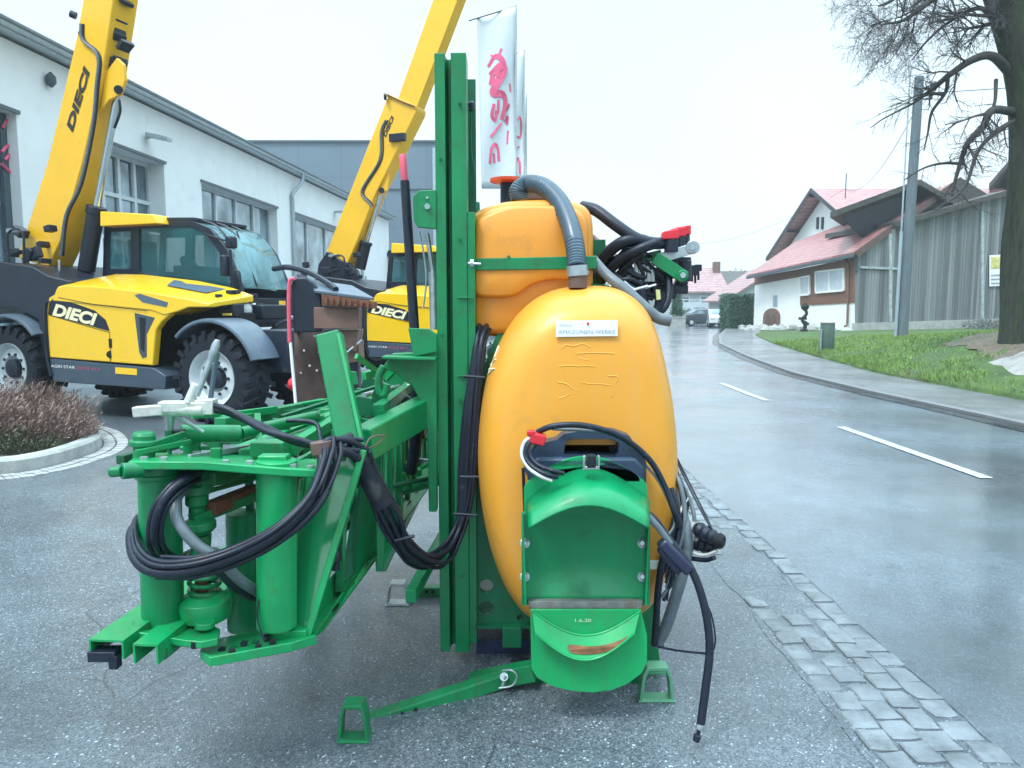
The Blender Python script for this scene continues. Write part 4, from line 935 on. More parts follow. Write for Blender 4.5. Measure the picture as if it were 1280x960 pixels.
b = MB(); b.prism([S(588, 338, 3.03), S(744, 336, 3.03), S(744, 320, 3.03), S(588, 323, 3.03)], V((0, .012, 0))); b.beam(S(744, 328, 3.03), S(744, 328, 3.03)+V((0, .6, 0)), .012, .052); b.cyl(S(636, 322, 3.03), S(636, 319, 3.03), .006)
stp = b.build('tank_strap', M['green'], SP, smooth=0, bevel=.003)
b = MB(); b.cyl(S(585, 329, 3.0), S(601, 330, 3.0), .006, n=8); b.cyl(S(588, 329, 3.0), S(592, 329, 3.0), .016, n=6); b.cyl(S(733, 340, 3.02), S(733, 340, 2.99), .011, n=6); b.build('strap_bolt', M['chrome'], stp)
# big corrugated hose
hp_ = [S(650, 250, 3.2), S(648, 238, 3.2), S(660, 230, 3.2), S(680, 234, 3.15), S(699, 252, 3.08), S(712, 280, 3.0), S(719, 310, 2.94), S(721, 334, 2.9)]
b = MB(); b.path(hp_, .0375, 16, 14, ribs=.035); b.build('corrugated_hose', M['corr'], SP, smooth=35)
b = MB(); b.cyl(S(721, 332, 2.9), S(722, 345, 2.9), .041, n=20); b.build('hose_clamp', M['steel'], SP)
b = MB(); b.cyl(S(722, 344, 2.9), S(722, 360, 2.9), .036, n=20); b.build('hose_socket', M['brown'], SP)
# ------------------------------------------------ mast
x_ = lambda px, Y=3.0: S(px, 457, Y).x
zt, zb = S(560, 66, 3.0).z, .06
b = MB(); X0, X1, X2, X3, X4, X5 = -.302, -.261, -.256, -.243, -.238, -.178
ring = [(X0, 3.00), (X1, 3.00), (X1, 3.035), (X2, 3.075), (X3, 3.075), (X4, 3.035), (X4, 2.995), (X5, 2.995), (X5, 3.005), (X5, 3.11), (X0, 3.11)]
b.loft([[V((x, y, z)) for x, y in ring] for z in (zb, zt)], True); b.build('mast', M['green'], SP, smooth=0, bevel=.003)
b = MB(); b.prism([V((-.1775, 3.0, .1)), V((-.147, 3.0, .1)), V((-.147, 3.0, S(590, 265, 3.0).z)), V((-.1775, 3.0, S(590, 265, 3.0).z))], V((0, .09, 0)))
for y in (372, 470): b.beam(S(572, y, 2.99), S(592, y, 2.99), .012, .004, (0, 0, 1))
b.build('mast_gusset', M['green'], SP, smooth=0, bevel=.003)
b = MB(); b.beam(S(584, 100, 3.2)+V((.01, 0, 0)), S(590, 560, 3.2), .02, .05); b.path([S(589, 135, 3.15), S(589, 190, 3.15), S(593, 215, 3.15), S(590, 240, 3.15)], .004, 5); b.build('mast_rear_rail', M['green3'], SP, smooth=0)
b = MB(); b.rev(S(588, 126, 3.15), S(590, 138, 3.15), [(.008, 0), (.016, .3), (.012, 1)], 10); b.build('cable_end', M['black'], SP)
# second mast (far side)
b = MB(); b.box(V((-.235, 4.35, 1.1)), (.10, .09, 2.0)); b.build('far_mast', M['green3'], SP, smooth=0, bevel=.004)
for z in (.35, 1.55):
    b = MB(); b.beam(V((-.235, 3.11, z)), V((-.235, 4.305, z)), .09, .09); b.build('mast_crossbeam', M['green3'], SP, smooth=0, bevel=.004)
# side plate with holes
def circ(px, py, Y, r, n=18): c = S(px, py, Y); return [c+V((r*math.cos(2*PI*k/n), 0, r*math.sin(2*PI*k/n))) for k in range(n)]
Yp = 3.02
b = MB(); b.prism([S(598, 560, Yp), S(612, 640, Yp), S(640, 720, Yp), S(664, 750, Yp), S(672, 785, Yp), S(594, 786, Yp), S(592, 560, Yp)], V((0, .03, 0)), [circ(608, 733, Yp, .030), circ(608, 760, Yp, .031), circ(650, 772, Yp, .014)])
b.prism([S(592, 430, Yp+.01), S(608, 430, Yp+.01), S(600, 560, Yp+.01), S(592, 560, Yp+.01)], V((0, .03, 0)))
b.build('side_plate', M['green3'], SP, smooth=30)
b = MB(); b.cyl(S(608, 731, 3.3), S(608, 731, 3.32), .04); b.build('gauge_glass', M['white'], SP)
b = MB(); b.box(S(630, 812, 3.22), (.24, .22, .19)); b.build('lower_box', mat('dark_rubber_box', (.02, .03, .085), .5, var=.4, scale=20, bump=.3), SP, bevel=.006)
b = MB(); b.prism([S(594, 786, 3.0), S(668, 786, 3.0), S(668, 782, 3.0), S(594, 782, 3.0)], V((0, .3, 0))); b.build('box_shelf', M['green3'], SP, smooth=0)
# base frame
Yb = 2.9
b = MB(); b.cyl(S(590, 862, Yb)+V((0, .06, 0)), S(836, 852, Yb)+V((0, .06, 0)), .042, n=18); b.build('base_tube', M['green'], SP)
b = MB(); b.prism([S(640, 866, Yb-.05), S(668, 840, Yb-.05), S(800, 840, Yb-.05), S(815, 866, Yb-.05)], V((0, .05, 0))); b.build('base_plate', M['green3'], SP, smooth=0, bevel=.003)
for xx in (S(640, 860, Yb).x, S(822, 860, Yb).x):
    b = MB(); b.beam(V((xx, 2.98, .13)), V((xx, 4.3, .13)), .08, .09); b.build('base_rail', M['green3'], SP, smooth=0, bevel=.004)
b = MB(); b.cyl(V((S(640, 860, Yb).x-.25, 4.2, .13)), V((S(822, 860, Yb).x+.05, 4.2, .13)), .04); b.build('base_tube', M['green3'], SP)
b = MB(); b.prism([S(800, 760, 2.93), S(824, 740, 2.93), S(822, 800, 2.93), S(828, 850, 2.93), S(800, 862, 2.93)], V((0, .04, 0))); b.build('side_plate', M['green'], SP, smooth=0, bevel=.003)
# parking legs
def foot(c, w, h, dep, m, name='foot'):
    # stirrup-shaped foot: trapezoid ring
    o = [(-.5, 0), (.5, 0), (.42, .72), (.30, 1), (-.30, 1), (-.42, .72)]; i_ = [(-.39, .08), (.39, .08), (.33, .66), (.24, .88), (-.24, .88), (-.33, .66)]
    b = MB(); b.prism([c+V((x*w, -dep/2, z*h)) for x, z in o], V((0, dep, 0)), [[c+V((x*w, -dep/2, z*h)) for x, z in i_]])
    b.box(c+V((0, 0, .004)), (w*1.05, dep*1.1, .008)); return b.build(name, m, SP, smooth=0, bevel=.004)
lg = MB(); lg.beam(S(648, 842, 2.84), S(448, 907, 2.60), .055, .058); L0 = lg.build('parking_leg', M['green2'], SP, smooth=0, bevel=.006)
for px, py, Y in ((520, 887, 2.655), (503, 892, 2.635), (478, 900, 2.605)):
    b = MB(); b.cyl(S(px, py, Y), S(px, py, Y)-V((0, .012, 0)), .008, n=10); b.build('pin_hole', M['dark'], L0)
fc = G(441, 929); foot(fc+V((0, .03, 0)), .108, .138, .065, M['green2'])
b = MB(); b.beam(S(590, 853, 2.86), S(668, 838, 2.80), .06, .07); b.build('leg_sleeve', M['green'], SP, smooth=0, bevel=.004)
b = MB(); b.cyl(S(630, 846, 2.80), S(630, 846, 2.74), .016); b.path([S(628, 838, 2.75), S(640, 838, 2.73), S(646, 846, 2.73), S(640, 857, 2.73), S(624, 860, 2.74)], .004, 6); b.cyl(S(628, 858, 2.74), S(632, 845, 2.74), .006); b.build('linch_pin', M['steel'], L0)
L1 = MB(); L1.beam(S(510, 739, 3.78), S(600, 739, 3.78), .055, .055); L1 = L1.build('parking_leg', M['green2'], SP, smooth=0, bevel=.005)
for px in (533, 541): 
    b = MB(); b.cyl(S(px, 740, 3.75), S(px, 740, 3.74), .01, n=8); b.build('pin_hole', M['dark'], L1)
f2 = G(498, 754); foot(f2, .12, .115, .07, M['steel'])
f3 = G(822, 880); foot(f3+V((0, .04, 0)), .135, .14, .06, mat('green_galvanised', (.12, .34, .2), .4, .2))
# ------------------------------------------------ boom pack on the left
BX = lambda px, py, Y: S(px, py, Y)
m1, m2, m3 = M['green'], M['green2'], M['green3']
gl = M['greenlight']
def part(name, m, fn, bevel=.002, smooth=30, parent=None):
    b = MB(); fn(b); return b.build(name, m, parent or SP, smooth=smooth, bevel=bevel)
part('pivot_tube', m1, lambda b: b.cyl(S(199, 578, 2.25), S(204, 778, 2.25), .062, n=28))
part('pivot_tube', gl, lambda b: b.cyl(S(346, 575, 2.28), S(346, 782, 2.28), .062, n=28))
part('pivot_tube', m1, lambda b: b.cyl(S(303, 640, 2.48), S(305, 785, 2.48), .055, n=24))
part('top_plate', gl, lambda b: (b.prism([S(160, 577, 2.14), S(250, 577, 2.14), S(345, 585, 2.2), S(400, 588, 2.24), S(400, 574, 2.5), S(250, 566, 2.5), S(175, 566, 2.4)], V((0, 0, -.024)))), .003)
part('plate_lug', m1, lambda b: (b.cyl(S(152, 589, 2.12), S(178, 587, 2.16), .024, n=16), b.cyl(S(138, 590, 2.12), S(152, 589, 2.12), .016, n=12)), .003)
part('pivot_pin', m1, lambda b: (b.rev(S(180, 572, 2.28), S(180, 540, 2.28), [(.032, 0), (.032, .45), (.042, .5), (.042, .68), (.034, .7), (.034, .88), (.028, 1)], 20)))
part('pin_lever', m1, lambda b: (b.beam(S(192, 556, 2.28), S(230, 543, 2.4), .014, .022), b.beam(S(196, 563, 2.28), S(232, 549, 2.4), .014, .012)))
part('square_collar', m2, lambda b: (b.cyl(S(212, 535, 2.4), S(212, 560, 2.4), .012), b.cyl(S(212, 560, 2.4), S(212, 574, 2.4), .007)))
part('release_pin', M['steel'], lambda b: (b.cyl(S(212, 515, 2.4), S(212, 538, 2.4), .018, .012), b.cyl(S(212, 540, 2.4), S(212, 558, 2.4), .009)))
part('pin_guide', M['dark'], lambda b: b.box(S(220, 543, 2.42), (.05, .05, .03)))
part('lift_cylinder', m1, lambda b: (b.cyl(S(226, 542, 2.45), S(300, 542, 2.55), .030, n=18), b.cyl(S(300, 542, 2.55), S(395, 520, 3.0), .022, n=14)))
# receding chords
def chords():
    r = random.Random(3)
    L = [((228, 594), 2.3, (540, 474), 4.6, .05, .05, gl), ((262, 598), 2.28, (545, 492), 4.4, .04, .04, m2), ((300, 588), 2.4, (545, 470), 4.9, .035, .05, m1), ((150, 575), 2.35, (430, 498), 4.2, .03, .03, m3), ((330, 560), 2.6, (540, 480), 4.6, .05, .02, gl), ((275, 532), 2.9, (405, 505), 4.0, .05, .06, m2), ((385, 590), 2.42, (548, 500), 4.4, .045, .035, m1)]
    for (a, Ya, c, Yc, w, h, m) in L: part('boom_chord', m, lambda b: b.beam(S(*a, Ya), S(*c, Yc), w, h), .003, 0)
chords()
for k in range(13):
    r_ = random.Random(200+k); f = k/12
    a_ = S(215+150*f, 585-8*r_.random()-30*(k % 3), 2.4+.9*(k % 3)*.5); c_ = S(430+100*f, 520-45*f-12*(k % 2), 4.1)
    part('boom_chord', (m1, gl, m2, m3)[k % 4], lambda b: b.beam(a_, c_, r_.choice([.012, .018, .026]), r_.choice([.012, .03])), 0, 0)
for k in range(10):
    a_ = S(240+28*k, 560-7*k, 2.5+.14*k)
    part('chord_bracket', (gl, m2, m1)[k % 3], lambda b: (b.box(a_, (.05, .03, .05)), b.cyl(a_+V((-.04, 0, .0)), a_+V((.06, 0, .0)), .008, n=8)), .002)
for k in range(8):
    a_ = S(272+14*k, 812-4*k+(k % 2)*3, 2.16+.02*k)
    part('underside_tooth', m3 if k % 2 else M['black'], lambda b: b.prism([a_, a_+V((.02, 0, 0)), a_+V((.008, 0, -.03))], V((0, .02, 0))), 0, 0)
# silver streak tubes on the chords
part('boom_tube', M['steel'], lambda b: b.cyl(S(236, 586, 2.35), S(420, 520, 3.6), .009), 0)
part('boom_tube', M['steel'], lambda b: b.cyl(S(330, 594, 2.3), S(430, 548, 2.9), .008), 0)
part('clamp_block', m2, lambda b: (b.box(S(338, 560, 2.45), (.11, .08, .05)), b.box(S(425, 570, 2.42), (.05, .04, .03))), .004)
part('clamp_block', gl, lambda b: b.box(S(343, 578, 2.30), (.09, .05, .05)), .004)
# lower chord with holes
def lower():
    a, c = S(384, 792, 2.36), S(556, 566, 4.6); d = (c-a).normalized(); side = V((-d.y, d.x, 0)).normalized(); upv = side.cross(d)
    if upv.z < 0: upv = -upv
    Lc = (c-a).length; h = .085
    def q(t, v): return a+d*t+upv*v
    hl = []
    for k in range(11):
        t0 = .12+k*.19
        hl.append([q(t0+.035*math.cos(2*PI*j/12), .042+.014*math.sin(2*PI*j/12)) for j in range(12)])
    def f(b):
        b.prism([q(0, 0), q(Lc, 0), q(Lc, h), q(0, h)], side*.006, hl)
        b.prism([q(0, 0)-side*.045, q(Lc, 0)-side*.045, q(Lc, 0)-side*.001, q(0, 0)-side*.001], upv*.006)
    part('lower_chord', gl, f, 0, 0)
    part('lower_chord', m1, lambda b: b.beam(a-side*.30+V((0, .35, 0)), c-side*.28, .04, .05), .003, 0)
lower()
def strip_():
    a0, a1, c0_, c1_ = S(389, 799, 2.30), S(404, 788, 2.32), S(536, 575, 4.0), S(552, 588, 4.0)
    part('perforated_strip', gl, lambda b: b.prism([a0, a1, c1_, c0_], V((0, .01, -.006))), 0, 0)
    nn = (a1-a0).cross(c0_-a0).normalized(); nn = nn if nn.y < 0 else -nn
    u_ = (c0_-a0).normalized(); v_ = nn.cross(u_)
    b = MB()
    for k in range(9):
        f = .10+k*.095; m_ = (a0.lerp(c0_, f)+a1.lerp(c1_, f))/2; wl = ((a1.lerp(c1_, f))-(a0.lerp(c0_, f))).length
        b.prism([m_+nn*.001+u_*.028*math.cos(2*PI*j/12)+v_*wl*.24*math.sin(2*PI*j/12) for j in range(12)], nn*.001)
    for q_ in ():
        pass
    o = b.build('strip_hole', M['dark'], SP, smooth=0)
strip_()
# wide reflective diagonal cover and its flange
part('end_cover', M['gloss'] if 'gloss' in M else gl, lambda b: b.prism([S(396, 572, 2.42), S(452, 562, 2.40), S(380, 797, 2.30), S(346, 786, 2.34)], V((.02, .03, 0))), .003, 0)
part('cover_flange', gl, lambda b: b.beam(S(455, 562, 2.40), S(384, 798, 2.30), .022, .035, (0, 1, 0)), .003, 0)
part('inner_panel', m1, lambda b: b.prism([S(452, 590, 2.75), S(500, 640, 3.0), S(462, 706, 2.85), S(425, 740, 2.65)], V((.01, .03, 0))), .002, 0)
part('inner_panel', m3, lambda b: b.prism([S(440, 640, 2.7), S(452, 600, 2.72), S(440, 720, 2.66), S(424, 735, 2.62)], V((.01, .02, 0))), .002, 0)
part('drop_hose', M['hose'], lambda b: b.path([S(424, 640, 2.5), S(424, 670, 2.5), S(421, 690, 2.5)], .012, 8), 0)
part('nozzle', M['black'], lambda b: b.rev(S(421, 688, 2.5), S(419, 712, 2.5), [(.012, 0), (.02, .2), (.02, .5), (.013, .6), (.016, 1)], 12), 0)
part('slanted_post', m1, lambda b: b.beam(S(412, 418, 2.66), S(440, 566, 2.52), .085, .07, (0, 1, 0)), .006, 0)
part('post_flange', gl, lambda b: b.beam(S(424, 418, 2.61), S(455, 562, 2.46), .012, .030, (0, 1, 0)), .002, 0)
part('outrigger', m1, lambda b: b.beam(S(452, 556, 2.55), S(540, 508, 3.1), .08, .115), .006, 0)
part('bracket', m1, lambda b: (b.prism([S(478, 460, 2.96), S(490, 442, 2.96), S(546, 440, 2.96), S(546, 640, 2.96), S(536, 640, 2.96), S(534, 540, 2.96), S(528, 505, 2.96), S(514, 482, 2.96), S(492, 466, 2.96)], V((0, .05, 0)))), .004, 0)
part('bracket_top', m1, lambda b: b.beam(S(480, 446, 2.93), S(546, 448, 2.93), .10, .012), .003, 0)
part('bracket_tongue', m1, lambda b: b.prism([S(510, 410, 2.94), S(535, 411, 2.94), S(546, 418, 2.94), S(546, 440, 2.94), S(517, 446, 2.94)], V((0, .03, 0))), .003, 0)
part('bracket_hook', m1, lambda b: b.path([S(480, 458, 2.97), S(474, 470, 2.97), S(474, 488, 2.97), S(480, 494, 2.97), S(484, 480, 2.97)], .016, 10), 0)
part('pulley_plate', m1, lambda b: b.prism([S(516, 245, 2.99), S(524, 238, 2.99), S(545, 237, 2.99), S(545, 286, 2.99), S(522, 284, 2.99), S(517, 276, 2.99)], V((0, .03, 0))), .003, 0)
part('pulley_bolt', M['chrome'], lambda b: (b.cyl(S(534, 258, 2.99), S(534, 258, 2.975), .012, n=6), b.cyl(S(534, 247, 2.99), S(534, 247, 2.98), .006, n=6)), 0)
part('damper', M['steel'], lambda b: (b.cyl(S(534, 292, 3.08), S(541, 340, 3.08), .010), b.cyl(S(541, 340, 3.08), S(543, 412, 3.08), .018), b.path([S(524, 290, 3.05), S(530, 318, 3.05), S(533, 350, 3.05), S(529, 385, 3.05)], .004, 5)), 0)
mr = part('marker_rod', M['black'], lambda b: b.cyl(S(506, 226, 3.1), S(518, 412, 3.1), .019, .021, n=12), 0)
part('rod_grip', M['pink'], lambda b: b.rev(S(503, 193, 3.1), S(506, 227, 3.1), [(.012, 0), (.015, .05), (.015, .9), (.012, 1)], 12), 0, parent=mr)
# cylinders in the gap
part('fold_cylinder', gl, lambda b: (b.cyl(S(478, 618, 3.5), S(546, 600, 3.2), .028, n=16), b.cyl(S(500, 592, 3.3), S(508, 612, 3.3), .024, n=14)), .002)
part('tie_rod', m3, lambda b: (b.cyl(S(470, 612, 3.0), S(546, 596, 3.15), .010)), 0)
# trusses further back (two folded boom sections)
def truss(x, Y0, Y1, zl, zh, n, m, lean=0):
    b = MB(); b.beam(V((x, Y0, zh)), V((x+lean, Y1, zh)), .04, .04); b.beam(V((x, Y0, zl)), V((x+lean, Y1, zl)), .04, .04)
    for i in range(n):
        ya = Y0+(Y1-Y0)*i/n; yb = Y0+(Y1-Y0)*(i+1)/n; xa = x+lean*i/n; xb = x+lean*(i+1)/n
        b.beam(V((xa, ya, zl)), V((xa, ya, zh)), .022, .022, (1, 0, 0))
        b.cyl(V((xa, ya, zl)), V((xb, yb, zh)), .011, n=8)
    b.build('folded_boom_section', m, SP, smooth=0)
truss(-.50, 2.75, 4.7, .52, 1.12, 8, m1); truss(-.62, 2.6, 4.7, .50, 1.05, 9, m2); truss(-.76, 2.5, 4.7, .62, 1.02, 9, gl); truss(-.90, 2.5, 4.6, .66, 1.00, 9, m1)
# inner tangle of valves and small tubes visible through the bracket arch
r = random.Random(14); b1 = MB(); b2 = MB(); b3 = MB()
for i in range(46):
    x, y, Y = r.uniform(455, 535), r.uniform(462, 600), r.uniform(3.2, 4.3); p = S(x, y, Y)
    q = p+V((r.uniform(-.12, .12), r.uniform(-.3, .3), r.uniform(-.12, .12)))
    k = r.random()
    if k < .45: b1.beam(p, q, r.uniform(.01, .03), r.uniform(.01, .03))
    elif k < .7: b2.path([p, p.lerp(q, .5)+V((0, 0, -.05)), q], r.uniform(.006, .012), 6, 4)
    else: b3.cyl(p, q, r.uniform(.006, .014), n=8)
b1.build('boom_fittings', gl, SP, smooth=0); b2.build('boom_hoses', M['hose'], SP); b3.build('boom_spray_tubes', M['steel'], SP)
part('spray_line', M['steel'], lambda b: b.cyl(S(455, 494, 3.4), S(512, 480, 3.9), .012), 0)
part('inner_hose', M['black'], lambda b: b.path([S(520, 455, 3.1), S(522, 500, 3.12), S(520, 550, 3.15), S(514, 590, 3.2)], .026, 10), 0)
part('inner_hose', M['hose'], lambda b: b.path([S(532, 470, 3.05), S(533, 500, 3.1), S(528, 540, 3.15)], .010, 8), 0)
# gussets, clamps, rods and spray nozzles along the folded sections
r = random.Random(52)
for k in range(16):
    t = r.random(); Y = 2.5+t*1.9; x0 = r.choice([-.50, -.60, -.70, -.82, -.92]); z = r.choice([1.06, 1.10, 1.14, 1.02])
    c = V((x0, Y, z)); 
    part('clamp_plate', r.choice([m1, m2, gl, m3]), lambda b: b.prism([c+V((-.05, 0, -.03)), c+V((.05, 0, -.03)), c+V((.04, 0, .04)), c+V((-.02, 0, .05))], V((0, .012+.03*r.random(), 0))), .002, 0)
for k in range(9):
    c = V((-.55-.12*(k % 3), 2.55+k*.22, .98+.03*(k % 2)))
    part('spray_nozzle', M['black'], lambda b: (b.cyl(c, c-V((0, 0, .03)), .018, n=10), b.cyl(c-V((0, 0, .03)), c-V((0, 0, .07)), .012, n=10), b.cyl(c+V((-.03, 0, -.01)), c+V((.03, 0, -.01)), .008, n=8)), 0)
for k, (a, c, w, m) in enumerate((((236, 572, 2.3), (330, 556, 2.7), .012, M['steel']), ((250, 596, 2.25), (420, 540, 3.1), .018, m3), ((170, 566, 2.2), (238, 552, 2.4), .010, m2), ((300, 566, 2.5), (520, 498, 4.0), .014, m2), ((350, 600, 2.4), (470, 560, 3.0), .02, m3), ((285, 520, 3.0), (345, 512, 3.3), .02, gl), ((390, 640, 2.5), (455, 600, 2.9), .016, m3), ((400, 690, 2.5), (500, 590, 3.4), .02, m2), ((360, 560, 2.6), (364, 590, 2.6), .03, m2), ((270, 560, 2.35), (272, 592, 2.35), .02, m2), ((322, 520, 2.7), (324, 556, 2.6), .022, m2), ((455, 470, 3.3), (530, 452, 3.9), .022, gl), ((456, 520, 3.0), (460, 640, 3.0), .03, m3), ((488, 500, 3.4), (490, 620, 3.4), .025, m2), ((508, 480, 3.6), (510, 600, 3.6), .02, gl))):
    part('cross_bar', m, lambda b: b.beam(S(*a), S(*c), w, w*1.6), .002, 0)
for x, y, Y in ((180, 577, 2.16), (205, 577, 2.15), (312, 582, 2.18), (366, 586, 2.22), (388, 588, 2.24), (282, 581, 2.17), (330, 575, 2.4), (245, 570, 2.4)):
    part('plate_bolt', M['steel'], lambda b: (b.cyl(S(x, y, Y+.03), S(x, y-6, Y+.03), .012, n=6)), 0)
for x, y, Y in ((575, 130, 2.99), (575, 300, 2.99), (575, 500, 2.99), (577, 620, 2.99), (578, 720, 2.99), (551, 200, 2.99), (553, 420, 2.99), (556, 700, 2.99)):
    part('mast_bolt', m3, lambda b: b.cyl(S(x, y, Y), S(x, y, Y-.008), .007, n=6), 0)
for Yq, zz in ((2.36, .70), (2.36, .98)):
    part('tube_collar', m1, lambda b: b.rev(V((S(199, 600, 2.25).x, 2.25, zz)), V((S(199, 600, 2.25).x, 2.25, zz+.018)), [(.0625, 0), (.068, .2), (.068, .8), (.0625, 1)], 28), 0)
part('thin_wire', M['brown'], lambda b: b.path([S(455, 562, 2.44), S(470, 556, 2.48), S(480, 545, 2.5), S(462, 548, 2.46), S(452, 575, 2.42)], .003, 5), 0)
part('thin_wire', M['hose'], lambda b: b.path([S(330, 800, 2.2), S(322, 770, 2.22), S(326, 740, 2.24)], .003, 5), 0)
# spring / damper unit between the tubes
part('damper_stem', M['rust'], lambda b: b.cyl(S(246, 640, 2.3), S(254, 760, 2.3), .02), 0)
part('damper_collars', m2, lambda b: (b.rev(S(245, 588, 2.3), S(247, 648, 2.3), [(.03, 0), (.052, .05), (.052, .22), (.03, .26), (.05, .3), (.05, .45), (.035, .5), (.035, .7), (.026, .75), (.026, 1)], 20), b.rev(S(249, 648, 2.28), S(250, 668, 2.28), [(.03, 0), (.05, .2), (.05, .6), (.03, 1)], 18), b.rev(S(250, 668, 2.29), S(252, 700, 2.29), [(.035, 0), (.03, .5), (.04, 1)], 16)), .002)
part('damper_arm', m2, lambda b: (b.beam(S(240, 650, 2.26), S(318, 620, 2.45), .04, .03), b.beam(S(248, 606, 2.27), S(320, 592, 2.5), .04, .02), b.beam(S(256, 615, 2.3), S(318, 598, 2.5), .02, .012)), .002, 0)
part('damper_arm', M['rust'], lambda b: b.beam(S(262, 636, 2.3), S(322, 612, 2.5), .05, .04), .002, 0)
def spring(b):
    a, c = S(253, 690, 2.3), S(257, 750, 2.3); pts = []
    for i in range(64):
        t = i/63; an = t*2*PI*6; pts.append(a.lerp(c, t)+V((math.cos(an)*.045, math.sin(an)*.045, 0)))
    b.path(pts, .0075, 6, 2)
part('coil_spring', m1, spring, 0)
part('spring_cup', gl, lambda b: b.rev(S(256, 742, 2.28), S(258, 778, 2.28), [(.05, 0), (.078, .18), (.082, .4), (.075, .8), (.04, 1)], 28), .002)
part('lower_plate', gl, lambda b: (b.prism([S(165, 775, 2.17), S(172, 768, 2.34), S(250, 772, 2.34), S(275, 786, 2.22), S(272, 798, 2.13), S(252, 802, 2.11), S(232, 800, 2.12), S(168, 790, 2.13)], V((0, 0, -.022))), b.cyl(S(256, 784, 2.2), S(256, 776, 2.2), .03, n=18)), .003)
part('lower_plate', gl, lambda b: b.prism([S(250, 812, 2.14), S(262, 800, 2.3), S(345, 783, 2.45), S(385, 783, 2.45), S(396, 794, 2.28), S(365, 803, 2.2), S(262, 822, 2.1)], V((0, 0, -.03))), .003)
part('knuckle', gl, lambda b: (b.rev(S(352, 778, 2.3), S(352, 800, 2.3), [(.03, 0), (.045, .3), (.04, 1)], 16), b.box(S(374, 792, 2.3), (.06, .06, .045))), .003)
for (a, c, w, h) in (((133, 812), (208, 764), .105, .058), ((182, 818), (250, 775), .075, .06)):
    part('boom_rail', gl, lambda b: b.chan(S(*a, 2.06), S(*a, 2.06)+V((.10, 1.25, .0)), w, h, .006), 0, 0)
part('boom_rail', m3, lambda b: b.beam(S(205, 818, 2.09), S(250, 782, 2.7), .014, .03), .002, 0)
part('rail_block', M['black'], lambda b: (b.box(S(132, 817, 2.08), (.08, .05, .03)), b.box(S(144, 826, 2.07), (.025, .03, .04)), b.cyl(S(158, 800, 2.3), S(180, 785, 2.5), .012)), .002)
part('rail_hose', M['hose'], lambda b: b.path([S(133, 806, 2.1), S(150, 790, 2.3), S(165, 780, 2.5), S(180, 768, 2.7)], .008, 6), 0)
part('plate_bolt', M['dark'], lambda b: [b.cyl(S(x, y, Y), S(x, y+8, Y), .010, n=6) for x, y, Y in ((243, 802, 2.12), (290, 812, 2.14), (323, 806, 2.18), (341, 800, 2.2), (375, 800, 2.25))] and None, 0)
# hoses looping round the tubes
def hose(name, pts, r, m='hose', k=8, n=10, **kw): return part(name, M[m], lambda b: b.path([S(*p) for p in pts], r, n, k, **kw), 0, 60)
Z = 2.12
lp = [(455, 572, 2.4), (432, 560, 2.35), (405, 560, 2.3), (403, 580, 2.25), (385, 625, 2.16), (345, 665, 2.10), (290, 694, 2.08), (235, 710, 2.06), (190, 710, 2.08), (168, 690, 2.14), (166, 660, 2.24), (180, 650, 2.36)]
hose('return_hose', [(x-1, y+4, Y) for x, y, Y in lp], .0155); hose('return_hose', [(x+4, y-9, Y+.01) for x, y, Y in lp], .0105); hose('return_hose', [(x+1, y-4, Y-.012) for x, y, Y in lp[2:]], .008); hose('return_hose', [(x+6, y+11, Y+.02) for x, y, Y in lp[2:-3]], .009); hose('return_hose', [(x+16, y+3, Y+.03) for x, y, Y in lp[1:8]], .0105); hose('return_hose', [(x+22, y-10, Y+.05) for x, y, Y in lp[1:7]], .008); hose('return_hose', [(x+12, y-14, Y+.02) for x, y, Y in lp[2:9]], .007)
hose('supply_hose', [(268, 592, 2.4), (240, 594, 2.2), (208, 620, 2.12), (194, 655, 2.11), (197, 685, 2.15), (215, 700, 2.25), (240, 690, 2.4)], .0125); hose('supply_hose', [(272, 588, 2.4), (236, 590, 2.22), (200, 622, 2.14), (187, 655, 2.13), (190, 690, 2.16), (212, 702, 2.26)], .009); hose('supply_hose', [(274, 596, 2.4), (244, 602, 2.22), (214, 626, 2.13), (202, 656, 2.12), (205, 684, 2.15), (222, 698, 2.25)], .008)
hose('supply_hose', [(240, 608, 2.3), (222, 620, 2.2), (222, 650, 2.15), (245, 680, 2.14), (275, 700, 2.16), (300, 725, 2.22), (322, 740, 2.3)], .017, 'hosegrey')
hose('supply_hose', [(275, 708, 2.2), (300, 732, 2.26), (318, 742, 2.34), (326, 735, 2.42)], .026)
hose('lever_hose', [(225, 512, 2.4), (275, 512, 2.38), (320, 530, 2.36), (370, 552, 2.36), (408, 556, 2.36), (440, 545, 2.42)], .014); hose('lever_hose', [(255, 505, 2.4), (285, 512, 2.36), (330, 538, 2.34), (375, 550, 2.34), (400, 558, 2.34)], .010)
hose('bridge_hose', [(358, 526, 2.5), (375, 526, 2.5), (395, 530, 2.48), (400, 545, 2.45), (401, 556, 2.4)], .008); hose('bridge_hose', [(440, 552, 2.4), (425, 565, 2.36), (408, 560, 2.32)], .014)
part('cable_tie', M['brown'], lambda b: b.cyl(S(401, 552, 2.3), S(403, 566, 2.3), .034), 0)
